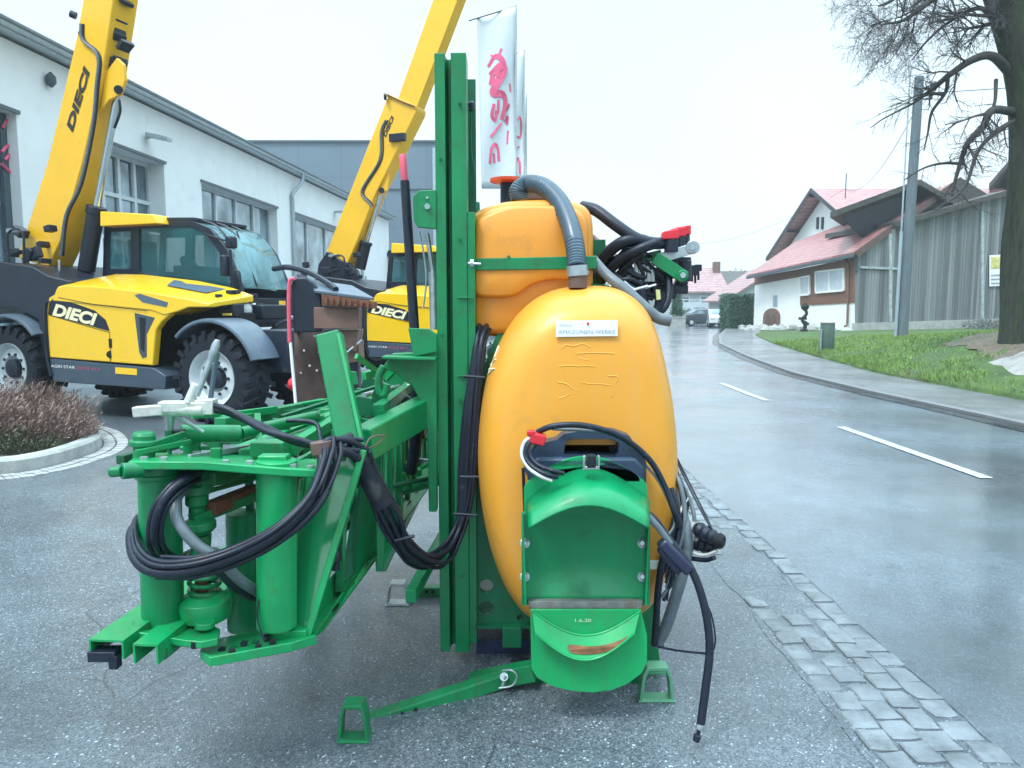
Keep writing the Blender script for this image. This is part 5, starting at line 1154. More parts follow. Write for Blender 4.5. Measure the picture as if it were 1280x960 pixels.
for dx, dy, rr in ((0, 0, .013), (9, -7, .010), (-8, 5, .011), (13, 4, .009), (4, 11, .008), (-3, -8, .009), (-12, 12, .007)):
    hose('bundle_hose', [(452+dx, 572+dy, 2.42), (468+dx*.7, 605+dy, 2.45), (488+dx, 645+dy, 2.5), (502+dx*.5, 675+dy, 2.55), (524+dx, 698+dy*.6, 2.66), (548+dx, 697+dy, 2.8), (568+dx*.5, 672+dy, 2.9), (580+dx*.6, 630+dy, 2.93), (584+dx*.8, 570+dy, 2.94), (589+dx*.7, 500+dy, 2.95), (598+dx*.5, 430+dy, 3.0), (604+dx, 400, 3.15)], rr)
part('bundle_sleeve', M['rubber'], lambda b: b.path([S(448, 568, 2.42), S(464, 602, 2.44), S(478, 632, 2.46)], .033, 12, 6), 0)
for a, c in (((503, 676), (512, 670)), ((585, 596), (592, 596)), ((577, 642), (590, 644)), ((590, 470), (600, 472))):
    part('cable_tie', M['black'], lambda b: b.path([S(a[0]-10, a[1], 2.50 if a[0] < 520 else 2.88), S(c[0]+6, c[1], 2.50 if a[0] < 520 else 2.88)], .006, 6, smooth=False), 0)
# lever valve: aluminium casting
lv = part('hand_valve', M['alu'], lambda b: (b.beam(S(168, 515, 2.36), S(205, 512, 2.36), .034, .034), b.beam(S(200, 508, 2.37), S(262, 508, 2.39), .05, .034), b.cyl(S(200, 512, 2.37), S(255, 512, 2.38), .022), b.cyl(S(235, 505, 2.37), S(246, 480, 2.38), .016), b.box(S(258, 508, 2.39), (.06, .05, .05))), .004)
part('lever', M['steel'], lambda b: (b.cyl(S(246, 495, 2.37), S(265, 445, 2.38), .009), b.rev(S(263, 452, 2.38), S(272, 425, 2.38), [(.010, 0), (.013, .3), (.013, .8), (.008, 1)], 12)), 0, parent=lv)
part('lever', M['slate'], lambda b: b.cyl(S(262, 505, 2.42), S(272, 440, 2.42), .008), 0, parent=lv)
part('valve_stem', M['steel'], lambda b: b.cyl(S(212, 515, 2.38), S(254, 540, 2.42), .006), 0, parent=lv)
# ------------------------------------------------ valve block on the right
Yv = 3.25
part('manifold_bar', M['steel'], lambda b: (b.beam(S(822, 324, Yv), S(864, 311, Yv), .02, .045, (0, 0, 1)), b.cyl(S(866, 309, Yv-.02), S(866, 309, Yv+.02), .030, n=16)), .003)
part('valve_link', m1, lambda b: (b.beam(S(818, 322, Yv-.03), S(856, 347, Yv-.03), .02, .055, (0, 0, 1)), b.cyl(S(853, 345, Yv-.05), S(853, 345, Yv), .026, n=14)), .003)
part('link_bolt', M['chrome'], lambda b: (b.cyl(S(854, 344, Yv-.05), S(854, 344, Yv-.065), .013, n=6), b.cyl(S(866, 309, Yv-.03), S(866, 309, Yv-.04), .012, n=6)), 0)
part('link_plate', m2, lambda b: b.prism([S(800, 318, Yv), S(826, 312, Yv), S(828, 322, Yv), S(806, 330, Yv)], V((0, .03, 0))), .002, 0)
for x, y, Y in ((839, 293, 3.22), (848, 290, 3.3), (854, 288, 3.36)):
    v = part('valve', M['black'], lambda b: (b.cyl(S(x, y+22, Y), S(x, y+6, Y), .030, n=12), b.cyl(S(x, y+10, Y), S(x, y+4, Y), .018, n=12)), .002)
    part('valve_cap', M['red'], lambda b: b.prism([S(x-10, y+6, Y-.03), S(x-9, y-4, Y-.03), S(x+10, y-7, Y-.03), S(x+10, y+5, Y-.03)], V((0, .06, 0))), .004, 0, parent=v)
part('valve_body', M['navy'], lambda b: (b.box(S(842, 335, 3.35), (.13, .12, .09)), b.box(S(818, 345, 3.35), (.12, .14, .07)), b.box(S(800, 352, 3.35), (.12, .1, .05)), b.cyl(S(856, 325, 3.3), S(856, 352, 3.3), .030, n=12), b.box(S(835, 362, 3.35), (.16, .1, .04))), .006)
part('filter_bowl', M['steel'], lambda b: [b.rev(S(795+k*5, 330, 3.25), S(796+k*5, 352, 3.25), [(.010, 0), (.010, 1)], 8) for k in range(5)] and None, 0)
part('valve_fittings', M['steel'], lambda b: (b.cyl(S(785, 365, 3.2), S(810, 358, 3.2), .009), b.cyl(S(756, 355, 3.2), S(757, 361, 3.2), .016), b.cyl(S(802, 376, 3.2), S(806, 386, 3.2), .012), b.path([S(780, 352, 3.2), S(795, 362, 3.2), S(820, 356, 3.2)], .006, 6), b.rev(S(785, 318, 3.3), S(792, 330, 3.3), [(.015, 0), (.03, .5), (.015, 1)], 10)), 0)
part('multi_plug', M['navy'], lambda b: (b.box(S(866, 338, 3.4), (.05, .04, .045)), b.box(S(872, 335, 3.4), (.03, .04, .03)), *[b.cyl(S(861+k*4, 340, 3.4), S(861+k*4, 350+(k % 3)*2, 3.4), .006, n=6) for k in range(4)]), .002)
r = random.Random(41)
part('valve_cluster', M['black'], lambda b: [b.box(S(r.uniform(775, 850), r.uniform(332, 372), r.uniform(3.25, 3.5)), (r.uniform(.03, .07), r.uniform(.03, .08), r.uniform(.02, .05)), Matrix.Rotation(r.uniform(-.6, .6), 3, 'Y')) for _ in range(26)] and None, .003)
hose('valve_hose', [(728, 258, 3.35), (745, 263, 3.3), (768, 280, 3.25), (795, 298, 3.22), (818, 304, 3.22), (835, 303, 3.24)], .026)
hose('valve_hose', [(750, 330, 3.3), (762, 314, 3.26), (780, 302, 3.22), (800, 300, 3.22), (815, 305, 3.22)], .026)
hose('valve_hose', [(758, 340, 3.3), (775, 325, 3.24), (798, 312, 3.2), (820, 304, 3.2)], .022)
hose('valve_hose', [(765, 352, 3.3), (785, 330, 3.24), (805, 316, 3.2)], .014)
hose('valve_hose', [(748, 330, 3.3), (742, 340, 3.3), (735, 352, 3.3)], .02)
hose('drain_hose', [(742, 325, 3.1), (760, 345, 3.0), (785, 365, 2.95), (808, 386, 2.92), (822, 397, 2.92), (838, 401, 2.92)], .021, 'hosegrey', r1=.024)
hose('drain_hose', [(836, 345, 3.25), (836, 368, 3.22), (830, 385, 3.2), (818, 391, 3.2), (806, 380, 3.2), (800, 362, 3.2)], .016)
hose('drain_hose', [(800, 362, 3.2), (808, 385, 3.2), (822, 388, 3.2), (826, 365, 3.2)], .022)
part('valve_tag', mat('pale_tag', (.55, .55, .25), .5), lambda b: b.prism([S(820, 362, 3.17), S(825, 362, 3.17), S(826, 374, 3.17), S(821, 375, 3.17)], V((0, .01, 0))), 0, 0)
part('valve_stand', m3, lambda b: (b.beam(S(748, 300, 3.5), S(748, 420, 3.5), .06, .06, (0, 1, 0)), b.beam(S(748, 345, 3.45), S(840, 350, 3.42), .04, .05)), .003, 0)
# ------------------------------------------------ front green chute on the tank
g1 = M['chute'] = mat('chute_green', (.001, .26, .095), .38, var=.15, scale=3, bump=.05, bscale=25, dirt=((.02, .13, .05), .2, 9), coat=.1, spec=.4, chips=CH, streak=((.02, .16, .06), .4))
def arc(cx, w, ybase, ypeak, Y, n=20, p=1.0):
    return [S(cx-w+2*w*i/n, ybase-(ybase-ypeak)*math.sin(PI*i/n)**p, Y) for i in range(n+1)]
Yk = 2.60
bk = [S(652, 755, Yk), S(655, 610, Yk)]+arc(733, 75, 604, 570, Yk, 18, .8)+[S(810, 625, Yk), S(808, 755, Yk)]
part('chute_back', g1, lambda b: b.prism([S(655, 645, Yk), S(655, 610, Yk)]+arc(733, 75, 604, 570, Yk, 18, .8)+[S(810, 625, Yk), S(810, 645, Yk)], V((0, .012, 0))), .002, 30)
def recess(b):
    rows = []
    for j in range(13):
        y = 640+(756-640)*j/12; k = .085*min(1, (12-j)/4+.15)
        rows.append([S(652+158*i/16, y, Yk-.004)+V((0, k*math.sin(PI*i/16)**.8, 0)) for i in range(17)])
    b.loft(rows, False, False)
o = part('chute_shell', g1, recess, 0, 60); s_ = o.modifiers.new('solid', 'SOLIDIFY'); s_.thickness = .006; s_.offset = -1
part('chute_cheek', g1, lambda b: (b.prism([S(652, 757, Yk-.002), S(652, 640, Yk-.002), S(652, 640, Yk-.08), S(656, 757, Yk-.06)], V((.006, 0, 0))), b.prism([S(810, 757, Yk-.002), S(811, 640, Yk-.002), S(811, 640, Yk-.08), S(806, 757, Yk-.06)], V((.006, 0, 0)))), 0, 0)
bA = arc(736, 76, 626, 586, Yk-.003, 24, 1.0); fA = arc(736, 75, 660, 632, Yk-.21, 24, 1.0)
def hood(b): b.loft([bA, fA, [p-V((0, 0, .008)) for p in fA], [p-V((0, 0, .008)) for p in bA]], False, True) if False else b.loft([bA, fA], False, False)
o = part('chute_hood', g1, hood, 0, 60); s_ = o.modifiers.new('solid', 'SOLIDIFY'); s_.thickness = .008; s_.offset = 0
part('catch_bracket', M['steel'], lambda b: (b.box(S(739, 584, 2.52), (.045, .03, .012)), b.box(S(730, 578, 2.52), (.008, .02, .05)), b.box(S(748, 578, 2.52), (.008, .02, .05))), .002)
part('catch', M['dark'], lambda b: b.box(S(739, 576, 2.51), (.032, .03, .045)), .006)
for x, y in ((656, 679), (656, 721), (803, 679), (803, 721)):
    part('rivet', M['steel'], lambda b: (b.rev(S(x, y, 2.598), S(x, y, 2.580), [(.018, 0), (.018, .3), (.010, .5), (.008, 1)], 14)), 0)
part('chute_hinge', mat('worn_grey_strip', (.16, .17, .165), .6, var=.4, scale=25, dirt=((.2, .1, .05), .2, 20)), lambda b: b.prism([S(662, 761, 2.56), S(802, 761, 2.56), S(804, 752, 2.56), S(660, 752, 2.56)], V((0, .03, 0))), .002, 0)
Yt = 2.54
low = [S(663, 762, Yt), S(664, 836, Yt), S(672, 848, Yt), S(690, 858, Yt), S(715, 864, Yt), S(740, 866, Yt), S(765, 863, Yt), S(785, 855, Yt), S(802, 842, Yt), S(809, 828, Yt), S(809, 795, Yt), S(801, 762, Yt)]
g2b = M['chute_low'] = mat('lower_chute_green', (.005, .33, .10), .4, var=.15, scale=3, bump=.06, bscale=25, dirt=((.04, .18, .07), .2, 9), coat=.1, spec=.4, chips=CH, streak=((.05, .20, .08), .4))
tray = part('chute_tray', g2b, lambda b: b.prism(low, V((0, .010, 0))), .002, 30)
a1 = [S(665+135*i/20, 764+30*math.sin(PI*i/20), Yt-.006) for i in range(21)]; a2 = [S(669+124*i/20, 792+33*math.sin(PI*i/20), Yt-.05) for i in range(21)]
part('tray_rim', g2b, lambda b: (b.path(a1, .0045, 6, 2), b.path(a2, .0045, 6, 2), b.loft([a1, a2], False, False)), 0, 60, parent=tray)
def onrim(px, py):   # point on the sloped trough, slightly proud
    i = (px-667)/130; y1 = 764+30*math.sin(PI*i); y2 = 792+33*math.sin(PI*i); t = (py-y1)/(y2-y1); return S(px, py, Yt-.006-.044*t-.004)
rp = catmull([V((x, y, 0)) for x, y in [(712, 806), (735, 808), (758, 806), (776, 800), (784, 795), (776, 806), (764, 813), (748, 817), (728, 818), (713, 815)]], 4, True)
part('rust_patch', mat('rust_stain', (.22, .10, .045), .8, var=.4, scale=30), lambda b: b.prism([onrim(p.x, p.y) for p in rp], V((0, .001, 0))), 0, 0, parent=tray)
text('tray_lettering', '1.6.20', S(717, 777, Yt-.003), (1, 0, 0), (0, 0, 1), .017, mat('scratched_lettering', (.45, .62, .40), .6), tray, ext=.003, width=.062)
part('tray_post', g1, lambda b: b.beam(S(735, 758, 2.61), S(735, 850, 2.62), .2, .04, (0, 1, 0)), .003, 0)
# black canister with carry handle
hb = [S(662, 600, 2.66), S(655, 585, 2.66), S(657, 565, 2.66), S(672, 553, 2.66), S(695, 548, 2.66), S(705, 540, 2.66), S(735, 535, 2.66), S(768, 537, 2.66), S(785, 543, 2.66), S(797, 560, 2.66), S(806, 575, 2.66), S(806, 605, 2.66)]
hh_ = [S(704, 566, 2.66), S(706, 551, 2.66), S(712, 547, 2.66), S(762, 547, 2.66), S(772, 552, 2.66), S(771, 565, 2.66), S(768, 568, 2.66)]
bb_ = mat('blue_black_plastic', (.022, .045, .085), .32, var=.2, scale=8)
def can_(b):
    b.prism([p+V((0, -.03, 0)) for p in hb], V((0, .09, 0)), [[p+V((0, -.03, 0)) for p in hh_]])
part('canister', bb_, can_, .014, 40)
part('canister_back', M['dark'], lambda b: b.prism([S(700, 570, 2.70), S(700, 556, 2.70), S(776, 556, 2.70), S(776, 570, 2.70)], V((0, .004, 0))), 0, 0)
part('canister_body', bb_, lambda b: (b.prism([S(660, 604, 2.60), S(658, 584, 2.60), S(672, 572, 2.60), S(795, 572, 2.60), S(805, 584, 2.60), S(806, 606, 2.60)], V((0, .10, 0)))), .012, 40)
part('canister_cap', M['chrome'], lambda b: (b.cyl(S(742, 556, 2.72), S(765, 554, 2.72), .012), b.box(S(738, 560, 2.72), (.04, .03, .02))), .002)
part('canister_bar', M['redorange'], lambda b: b.cyl(S(706, 551, 2.72), S(752, 551, 2.72), .010), 0)
part('plug', M['red'], lambda b: (b.box(S(672, 548, 2.58), (.055, .05, .038), Matrix.Rotation(.25, 3, 'Y')), b.box(S(664, 541, 2.57), (.03, .03, .02))), .005)
hose('carry_cable', [(672, 540, 2.6), (690, 533, 2.58), (720, 531, 2.57), (750, 536, 2.58), (780, 548, 2.6), (812, 575, 2.62), (832, 610, 2.62), (843, 640, 2.6), (850, 660, 2.62)], .011)
hose('carry_cable', [(690, 536, 2.62), (730, 538, 2.6), (770, 545, 2.6), (800, 566, 2.62)], .006, 'hosegrey')
hose('white_cable', [(668, 545, 2.57), (656, 552, 2.56), (652, 568, 2.55), (660, 584, 2.53), (675, 595, 2.5), (690, 601, 2.5)], .0065, 'cable')
hose('white_cable', [(668, 548, 2.57), (660, 556, 2.56), (656, 570, 2.55), (664, 582, 2.53), (680, 592, 2.5), (698, 596, 2.5)], .009)
hose('white_cable', [(672, 552, 2.57), (664, 562, 2.56), (664, 572, 2.55), (674, 582, 2.53), (690, 588, 2.5), (705, 592, 2.5)], .008)
part('side_gap_strip', M['dark'], lambda b: b.beam(S(654, 585, 2.66), S(656, 640, 2.66), .012, .01, (0, 1, 0)), 0, 0)
# ------------------------------------------------ right hand cables and lance
r = random.Random(61)
for k in range(9):
    x0 = r.uniform(842, 850); 
    hose('coiled_cable', [(x0-4, r.uniform(570, 600), 2.85), (x0+r.uniform(0, 14), 625+r.uniform(-10, 10), 2.78), (x0+r.uniform(-6, 18), 660+r.uniform(-8, 8), 2.74), (x0+r.uniform(-14, 8), 700+r.uniform(-10, 10), 2.70), (x0-r.uniform(8, 22), 735+r.uniform(-10, 20), 2.68)], r.uniform(.003, .008), r.choice(['hose', 'hose', 'hosegrey']))
for k in range(10):
    hose('valve_hose', [(745+r.uniform(0, 12), 320+r.uniform(0, 45), 3.35), (768+r.uniform(-6, 8), 322+r.uniform(-20, 40), 3.28), (795+r.uniform(-8, 8), 330+r.uniform(-25, 45), 3.24), (815+r.uniform(-8, 18), 335+r.uniform(-15, 40), 3.26)], r.uniform(.006, .013), r.choice(['hose', 'hose', 'hose', 'hosegrey']))
# lance
hose('lance_hose', [(810, 645, 2.5), (825, 662, 2.5), (838, 680, 2.5)], .012, 'hosegrey')
part('lance_grip', mat('violet_black_plastic', (.018, .022, .055), .35, var=.2), lambda b: (b.beam(S(826, 676, 2.5), S(862, 714, 2.5), .04, .048, (0, 1, 0)), b.beam(S(824, 684, 2.52), S(850, 716, 2.52), .03, .03, (0, 1, 0))), .010)
hose('lance_tube', [(806, 640, 2.52), (820, 652, 2.52), (834, 672, 2.52), (860, 705, 2.5), (874, 735, 2.48), (884, 775, 2.46), (887, 815, 2.44), (882, 860, 2.42), (876, 905, 2.40)], .0145)
part('lance_tip', M['steel'], lambda b: b.rev(S(877, 904, 2.4), S(874, 912, 2.4), [(.014, 0), (.016, .3), (.016, .8), (.010, 1)], 12), 0)
part('lance_nozzle', M['black'], lambda b: b.rev(S(874, 912, 2.4), S(870, 926, 2.4), [(.007, 0), (.007, .4), (.013, .5), (.012, 1)], 12), 0)
hose('thin_wire', [(874, 740, 2.5), (888, 765, 2.5), (894, 795, 2.5), (892, 812, 2.5), (886, 818, 2.48)], .003)
hose('thin_wire', [(822, 808, 2.6), (840, 812, 2.56), (862, 815, 2.5), (884, 817, 2.45)], .004)
hose('fill_hose', [(852, 640, 2.75), (858, 670, 2.7), (856, 705, 2.68), (845, 745, 2.68), (832, 785, 2.7), (820, 806, 2.72)], .022, 'hosegrey', n=12)
hose('fill_hose', [(846, 640, 2.66), (838, 672, 2.64), (828, 700, 2.64), (822, 745, 2.66), (820, 780, 2.68), (818, 806, 2.7)], .013)
hose('coiled_cable', [(842, 590, 2.8), (850, 605, 2.76), (856, 640, 2.72), (850, 680, 2.68), (835, 700, 2.66)], .009, 'hosegrey')
hose('coiled_cable', [(845, 600, 2.78), (855, 625, 2.74), (852, 660, 2.70), (838, 700, 2.66), (826, 720, 2.66)], .008)
hose('coiled_cable', [(838, 610, 2.7), (846, 635, 2.68), (848, 665, 2.66), (842, 690, 2.64)], .012)
hose('coiled_cable', [(862, 618, 2.8), (850, 640, 2.72), (842, 662, 2.68), (838, 690, 2.66)], .006, 'cable')
hose('coiled_cable', [(852, 604, 2.8), (862, 625, 2.78), (868, 650, 2.74), (864, 690, 2.72), (858, 700, 2.7)], .008, 'hosegrey')
hose('coiled_cable', [(806, 580, 2.64), (822, 600, 2.63), (838, 632, 2.62), (843, 655, 2.62), (830, 676, 2.6)], .005, 'hosegrey')
part('pale_tube', M['cable'], lambda b: b.cyl(S(867, 652, 2.74), S(860, 692, 2.72), .015), 0)
def plug(b):
    for dx, dy, dY in ((0, 0, 0), (8, 10, .03), (-2, 18, .05)):
        b.rev(S(870+dx, 660+dy, 2.7+dY), S(896+dx, 674+dy*.6, 2.62+dY), [(.022, 0), (.030, .2), (.024, .35), (.031, .5), (.024, .65), (.028, .8), (.02, .95), (.012, 1)], 14)
part('connector', M['black'], plug, .001)
part('connector_cap', M['dark'], lambda b: b.rev(S(894, 674, 2.62), S(905, 677, 2.6), [(.024, 0), (.028, .5), (.02, 1)], 12), .001)
hose('connector_lead', [(862, 690, 2.7), (880, 694, 2.66), (898, 688, 2.62)], .006, 'cable'); hose('connector_lead', [(864, 698, 2.7), (882, 700, 2.66), (893, 697, 2.62)], .009)
hose('cord', [(843, 570, 2.85), (862, 610, 2.76), (880, 645, 2.68), (892, 664, 2.64)], .0035); hose('cord', [(846, 572, 2.85), (866, 612, 2.76), (884, 648, 2.68), (893, 668, 2.64)], .0035)
part('tank_clip', M['cable'], lambda b: b.box(S(818, 706, 2.66), (.04, .02, .03)), .003)
part('yellowed_strap', mat('olive_strap', (.30, .31, .12), .6), lambda b: b.prism([S(838, 705, 2.7), S(846, 712, 2.7), S(834, 728, 2.7), S(831, 722, 2.7)], V((0, .01, 0))), 0, 0)
# ================================================================== TELEHANDLERS
TA = math.atan2(-.364, .932)
class Fr:
    def __init__(s, o, ang):
        s.o = V(o); s.f = V((math.cos(ang), math.sin(ang), 0)); s.w = V((-math.sin(ang), math.cos(ang), 0)); s.ang = ang
    def __call__(s, px, py, w):
        p = PL(px, py, s.o+s.w*w, s.w)-s.o; return V((p.dot(s.f), w, p.z))
F1 = Fr((-3.76, 9.3, 0), TA); F2 = Fr((-.37, 14.6, 0), TA)
def poly(F, pts, w): return [F(x, y, w) for x, y in pts]
def wheel(parent, c, R_, wd2, name='wheel'):
    # c: hub centre on outer face, axis +y inward
    b = MB(); p0, p1 = c, c+V((0, wd2, 0))
    b.rev(p0, p1, [(R_*.56, .10), (R_*.60, .02), (R_*.80, .0), (R_*.90, .04), (R_*.945, .12), (R_*.95, .5), (R_*.945, .88), (R_*.90, .96), (R_*.60, .98), (R_*.56, .9)], 48, False)
    n = 22
    for i in range(n):
        for sgn in (0, 1):
            a = 2*PI*(i+.5*sgn)/n; 
            def rp(rr, t, da): return c+V((math.cos(a+da)*rr, wd2*t, math.sin(a+da)*rr))
            if sgn == 0: q = [(.0, -.06), (.0, .06), (.52, .21), (.52, .11)]
            else: q = [(1.0, -.06), (1.0, .06), (.48, .21), (.48, .11)]
            lo = [rp(R_*.93, t, da) for t, da in q]; hi = [rp(R_*1.0 if k > 1 else R_*.985, t, da*.9) for k, (t, da) in enumerate(q)]
            b.loft([lo, hi], True)
            # shoulder lug on the side wall
            q0 = [rp(R_*.80, q[0][0]+(.005 if sgn == 0 else -.005), -.04), rp(R_*.80, q[0][0]+(.005 if sgn == 0 else -.005), .04), rp(R_*.985, q[0][0], .05), rp(R_*.985, q[0][0], -.055)]
            off = V((0, (-.02 if sgn == 0 else .02), 0))
            b.loft([q0, [p+off for p in q0]], True)
    w = b.build(name, M['rubber'], parent, smooth=35)
    b = MB(); b.rev(p0, p1, [(R_*.02, .28), (R_*.24, .28), (R_*.30, .16), (R_*.46, .20), (R_*.52, .10), (R_*.56, .02), (R_*.585, .0), (R_*.585, .06), (R_*.55, .3), (R_*.5, .9)], 40, True)
    rm = b.build('rim', M['rim'], w, smooth=40)
    b = MB(); b.rev(p0, p1, [(R_*.22, .26), (R_*.21, .10), (R_*.14, .05), (R_*.02, .05)], 24, True)
    for k in range(10):
        a = 2*PI*k/10; q = c+V((math.cos(a)*R_*.335, wd2*.13, math.sin(a)*R_*.335)); b.cyl(q, q+V((0, wd2*.1, 0)), R_*.035, n=6)
    b.build('hub', M['navy'], w, smooth=35)
    return w
def telehandler(F, label):
    T = empty('telehandler', F.o, label, 'telehandler', 'yellow telehandlers parked in front of the workshop', rz=F.ang, local=True)
    G1 = F1
    P = lambda pts, w: poly(G1, pts, w)
    def pt(name, m, fn, bevel=.006, smooth=30, parent=None):
        b = MB(); fn(b); return b.build(name, m, parent or T, smooth=smooth, bevel=bevel)
    WID = 2.15
    # rear wheel / front wheel
    fwc = G1(264, 477, .0); rwc = G1(10, 455, .0)
    fwc.z = .615; rwc.z = .63
    for c, r_ in ((fwc, .615), (rwc, .63)):
        wheel(T, V((c.x, .0, r_)), r_, .46)
        wheel(T, V((c.x, WID+.05-.46, r_)), r_, .46)
    # chassis
    u0, u1_ = rwc.x-.9, fwc.x+.75
    pt('chassis', M['navy'], lambda b: (b.box(V(((u0+u1_)/2, 1.08, .72)), (u1_-u0, .75, .45)), b.box(V((rwc.x, 1.1, .6)), (.3, 1.9, .25)), b.box(V((fwc.x, 1.1, .6)), (.3, 1.9, .25))))
    pt('side_skirt', M['slate2'], lambda b: b.prism(P([(62, 448), (192, 460), (207, 470), (206, 487), (190, 486), (66, 477)], .0), V((0, .75, 0))), .01)
    pt('rear_body', M['navy'], lambda b: (b.prism(P([(-62, 395), (-70, 345), (0, 327), (40, 333), (60, 345), (90, 352), (68, 372), (62, 450), (52, 452), (48, 400), (20, 385), (-15, 385), (-45, 400)], .12), V((0, WID-.3, 0)))), .02)
    pt('step_bar', M['black'], lambda b: b.path(P([(60, 376), (57, 385), (58, 440), (64, 470)], -.02), .02, 8, 4), 0)
    # hood: side panel plus sloped top
    sideA = [(62, 446), (58, 392), (60, 374), (90, 380), (118, 388), (134, 402), (138, 417), (150, 421), (190, 425), (191, 457)]
    side = [(62, 447), (58, 390), (61, 372), (78, 362), (190, 372), (214, 380), (218, 388), (202, 402), (195, 412), (191, 457)]
    s0 = P(side, 0); 
    pt('side_panel', M['yellow'], lambda b: b.prism(s0, V((0, .10, 0))), .015)
    hoodtop = [(60, 374), (72, 365), (73, 352), (84, 346), (120, 344), (190, 352), (236, 362), (278, 374), (279, 378), (234, 380), (222, 386), (205, 390), (190, 382), (120, 372)]
    low = P([(66, 376), (71, 362), (74, 358), (84, 357), (120, 358), (190, 366), (236, 374), (262, 380), (262, 384), (236, 384), (224, 389), (206, 394), (190, 388), (120, 381)], .0)
    hi = []
    for p in low: hi.append(V((p.x, .26, p.z+.035)))
    hi2 = []
    dz = [.0, .10, .155, .17, .17, .16, .14, .10, .05, .02, .0, .0, .0, .0]
    for p, d in zip(low, dz): hi2.append(V((p.x+.02, .78, p.z+.02+d)))
    lo0 = [V((p.x, -.012, p.z-.012*0)) for p in low]
    def hd(b): b.loft([lo0, [V((p.x, .10, p.z+(.03 if i in range(2, 8) else 0))) for i, p in enumerate(low)], [V((p.x, .26, p.z+d*.45)) for p, d in zip(low, dz)], hi2], True)
    hood = pt('hood', M['yellow'], hd, .012)
    # grilles
    def surf(px, py):  # point on hood side plane proud
        return G1(px, py, -.016)
    pt('grille', M['slate'], lambda b: b.prism(P([(168, 369), (174, 367), (210, 378), (208, 384), (178, 378)], -.016), V((0, .01, 0))), 0, 0, hood)
    pt('top_grille', M['slate'], lambda b: b.prism([V((p.x, y, p.z+z)) for p, y, z in ((low[4]+(low[5]-low[4])*.95, .30, .105), (low[6], .30, .092), (low[6], .66, .145), (low[4]+(low[5]-low[4])*.7, .66, .165))], V((0, 0, -.01))), 0, 0, hood)
    pt('air_vent', M['slate2'], lambda b: b.prism(P([(168, 391), (193, 397), (183, 418), (183, 446), (178, 448), (174, 440)], -.006), V((0, .01, 0))), 0, 0)
    pt('air_vent_inner', M['dark'], lambda b: b.prism(P([(174, 396), (182, 398), (180, 440), (176, 436)], -.009), V((0, .01, 0))), 0, 0)
    pt('decal_panel', M['black'], lambda b: b.prism(P([(60, 393), (62, 378), (66, 373), (92, 379), (118, 388), (132, 400), (137, 414), (100, 404)], -.004), V((0, .01, 0))), 0, 0)
    o0, o1, o2 = G1(65, 393, -.008), G1(121, 407, -.008), G1(68, 377, -.008)
    text('brand_lettering', 'DIECI', o0, o1-o0, V((0, 0, 1)), (o2.z-o0.z)*1.25, M['text_cream'], T, ext=.002, shear=.25, off=.045, width=(o1-o0).length)
    pt('panel_seam', M['dark'], lambda b: (b.path(P([(137, 417), (138, 452)], -.003), .004, 4, smooth=False), b.path(P([(62, 394), (138, 416)], -.003), .004, 4, smooth=False)), 0)
    pt('fuel_mark', M['dark'], lambda b: (b.box(G1(138, 429, -.003), (.05, .012, .12)), b.rev(G1(138, 443, -.01), G1(138, 443, .0), [(.05, 0), (.05, 1)], 12)), 0)
    a0, a1 = G1(64, 459, -.004), G1(94, 461, -.004)
    text('model_lettering', 'AGRI STAR', a0, a1-a0, V((0, 0, 1)), .055, M['white'], T, width=(a1-a0).length)
    a0, a1 = G1(96, 461.5, -.004), G1(126, 463.5, -.004)
    text('model_lettering', 'EVO2 42.7', a0, a1-a0, V((0, 0, 1)), .055, M['redw'], T, width=(a1-a0).length)
    pt('reflector', M['yellow'], lambda b: b.prism(P([(144, 459), (171, 461), (171, 469), (144, 467)], -.008), V((0, .01, 0))), 0, 0)
    r = random.Random(27)
    pt('rear_fittings', M['navy'], lambda b: [b.box(G1(r.uniform(-30, 66), r.uniform(285, 345), r.uniform(.25, .65)), (r.uniform(.05, .25), r.uniform(.05, .2), r.uniform(.04, .16)), Matrix.Rotation(r.uniform(-.5, .5), 3, 'Y')) for _ in range(16)] and None, .008)
    pt('rear_handrail', M['black'], lambda b: b.path([G1(12, 330, .2), G1(10, 292, .2), G1(28, 290, .2), G1(30, 330, .2)], .018, 8, 4), 0)
    pt('rear_bracket', M['steel'], lambda b: (b.cyl(G1(74, 345, .45), G1(74, 325, .45), .02, n=8), b.box(G1(18, 288, .3), (.25, .08, .05))), .004)
    pt('hood_seam', M['dark'], lambda b: b.path([V((p.x, -.014, p.z+.002)) for p in P([(74, 372), (120, 381), (185, 389)], 0)], .004, 4, smooth=False), 0)
    pt('tool_box', M['slate2'], lambda b: b.box(G1(30, 425, .35), (.35, .5, .3)), .02)
    # wheel arch and fenders
    def fender(c, R_, a0, a1, y0, y1, name='fender', m=M['slate']):
        b = MB(); r0 = []; n = 16
        prof = [(R_, y0), (R_+.02, y0-.01), (R_+.05, y0+.0), (R_+.06, y0+.05), (R_+.06, y1), (R_+.03, y1)]
        for i in range(n+1):
            a = a0+(a1-a0)*i/n; r0.append([V((c.x+math.cos(a)*q, y, c.z+math.sin(a)*q)) for q, y in prof])
        b.loft(r0, True); return b.build(name, m, T, smooth=40, bevel=.004)
    fender(fwc, .70, rad(20), rad(135), -.04, .46); fender(fwc, .70, rad(20), rad(135), WID-.42, WID+.06)
    fender(rwc, .73, rad(40), rad(120), -.02, .46)
    pt('arch_liner', M['dark'], lambda b: b.prism(P([(192, 470), (194, 420), (206, 400), (222, 388), (262, 384), (275, 386), (300, 392), (300, 470)], .5), V((0, .3, 0))), 0, 0)
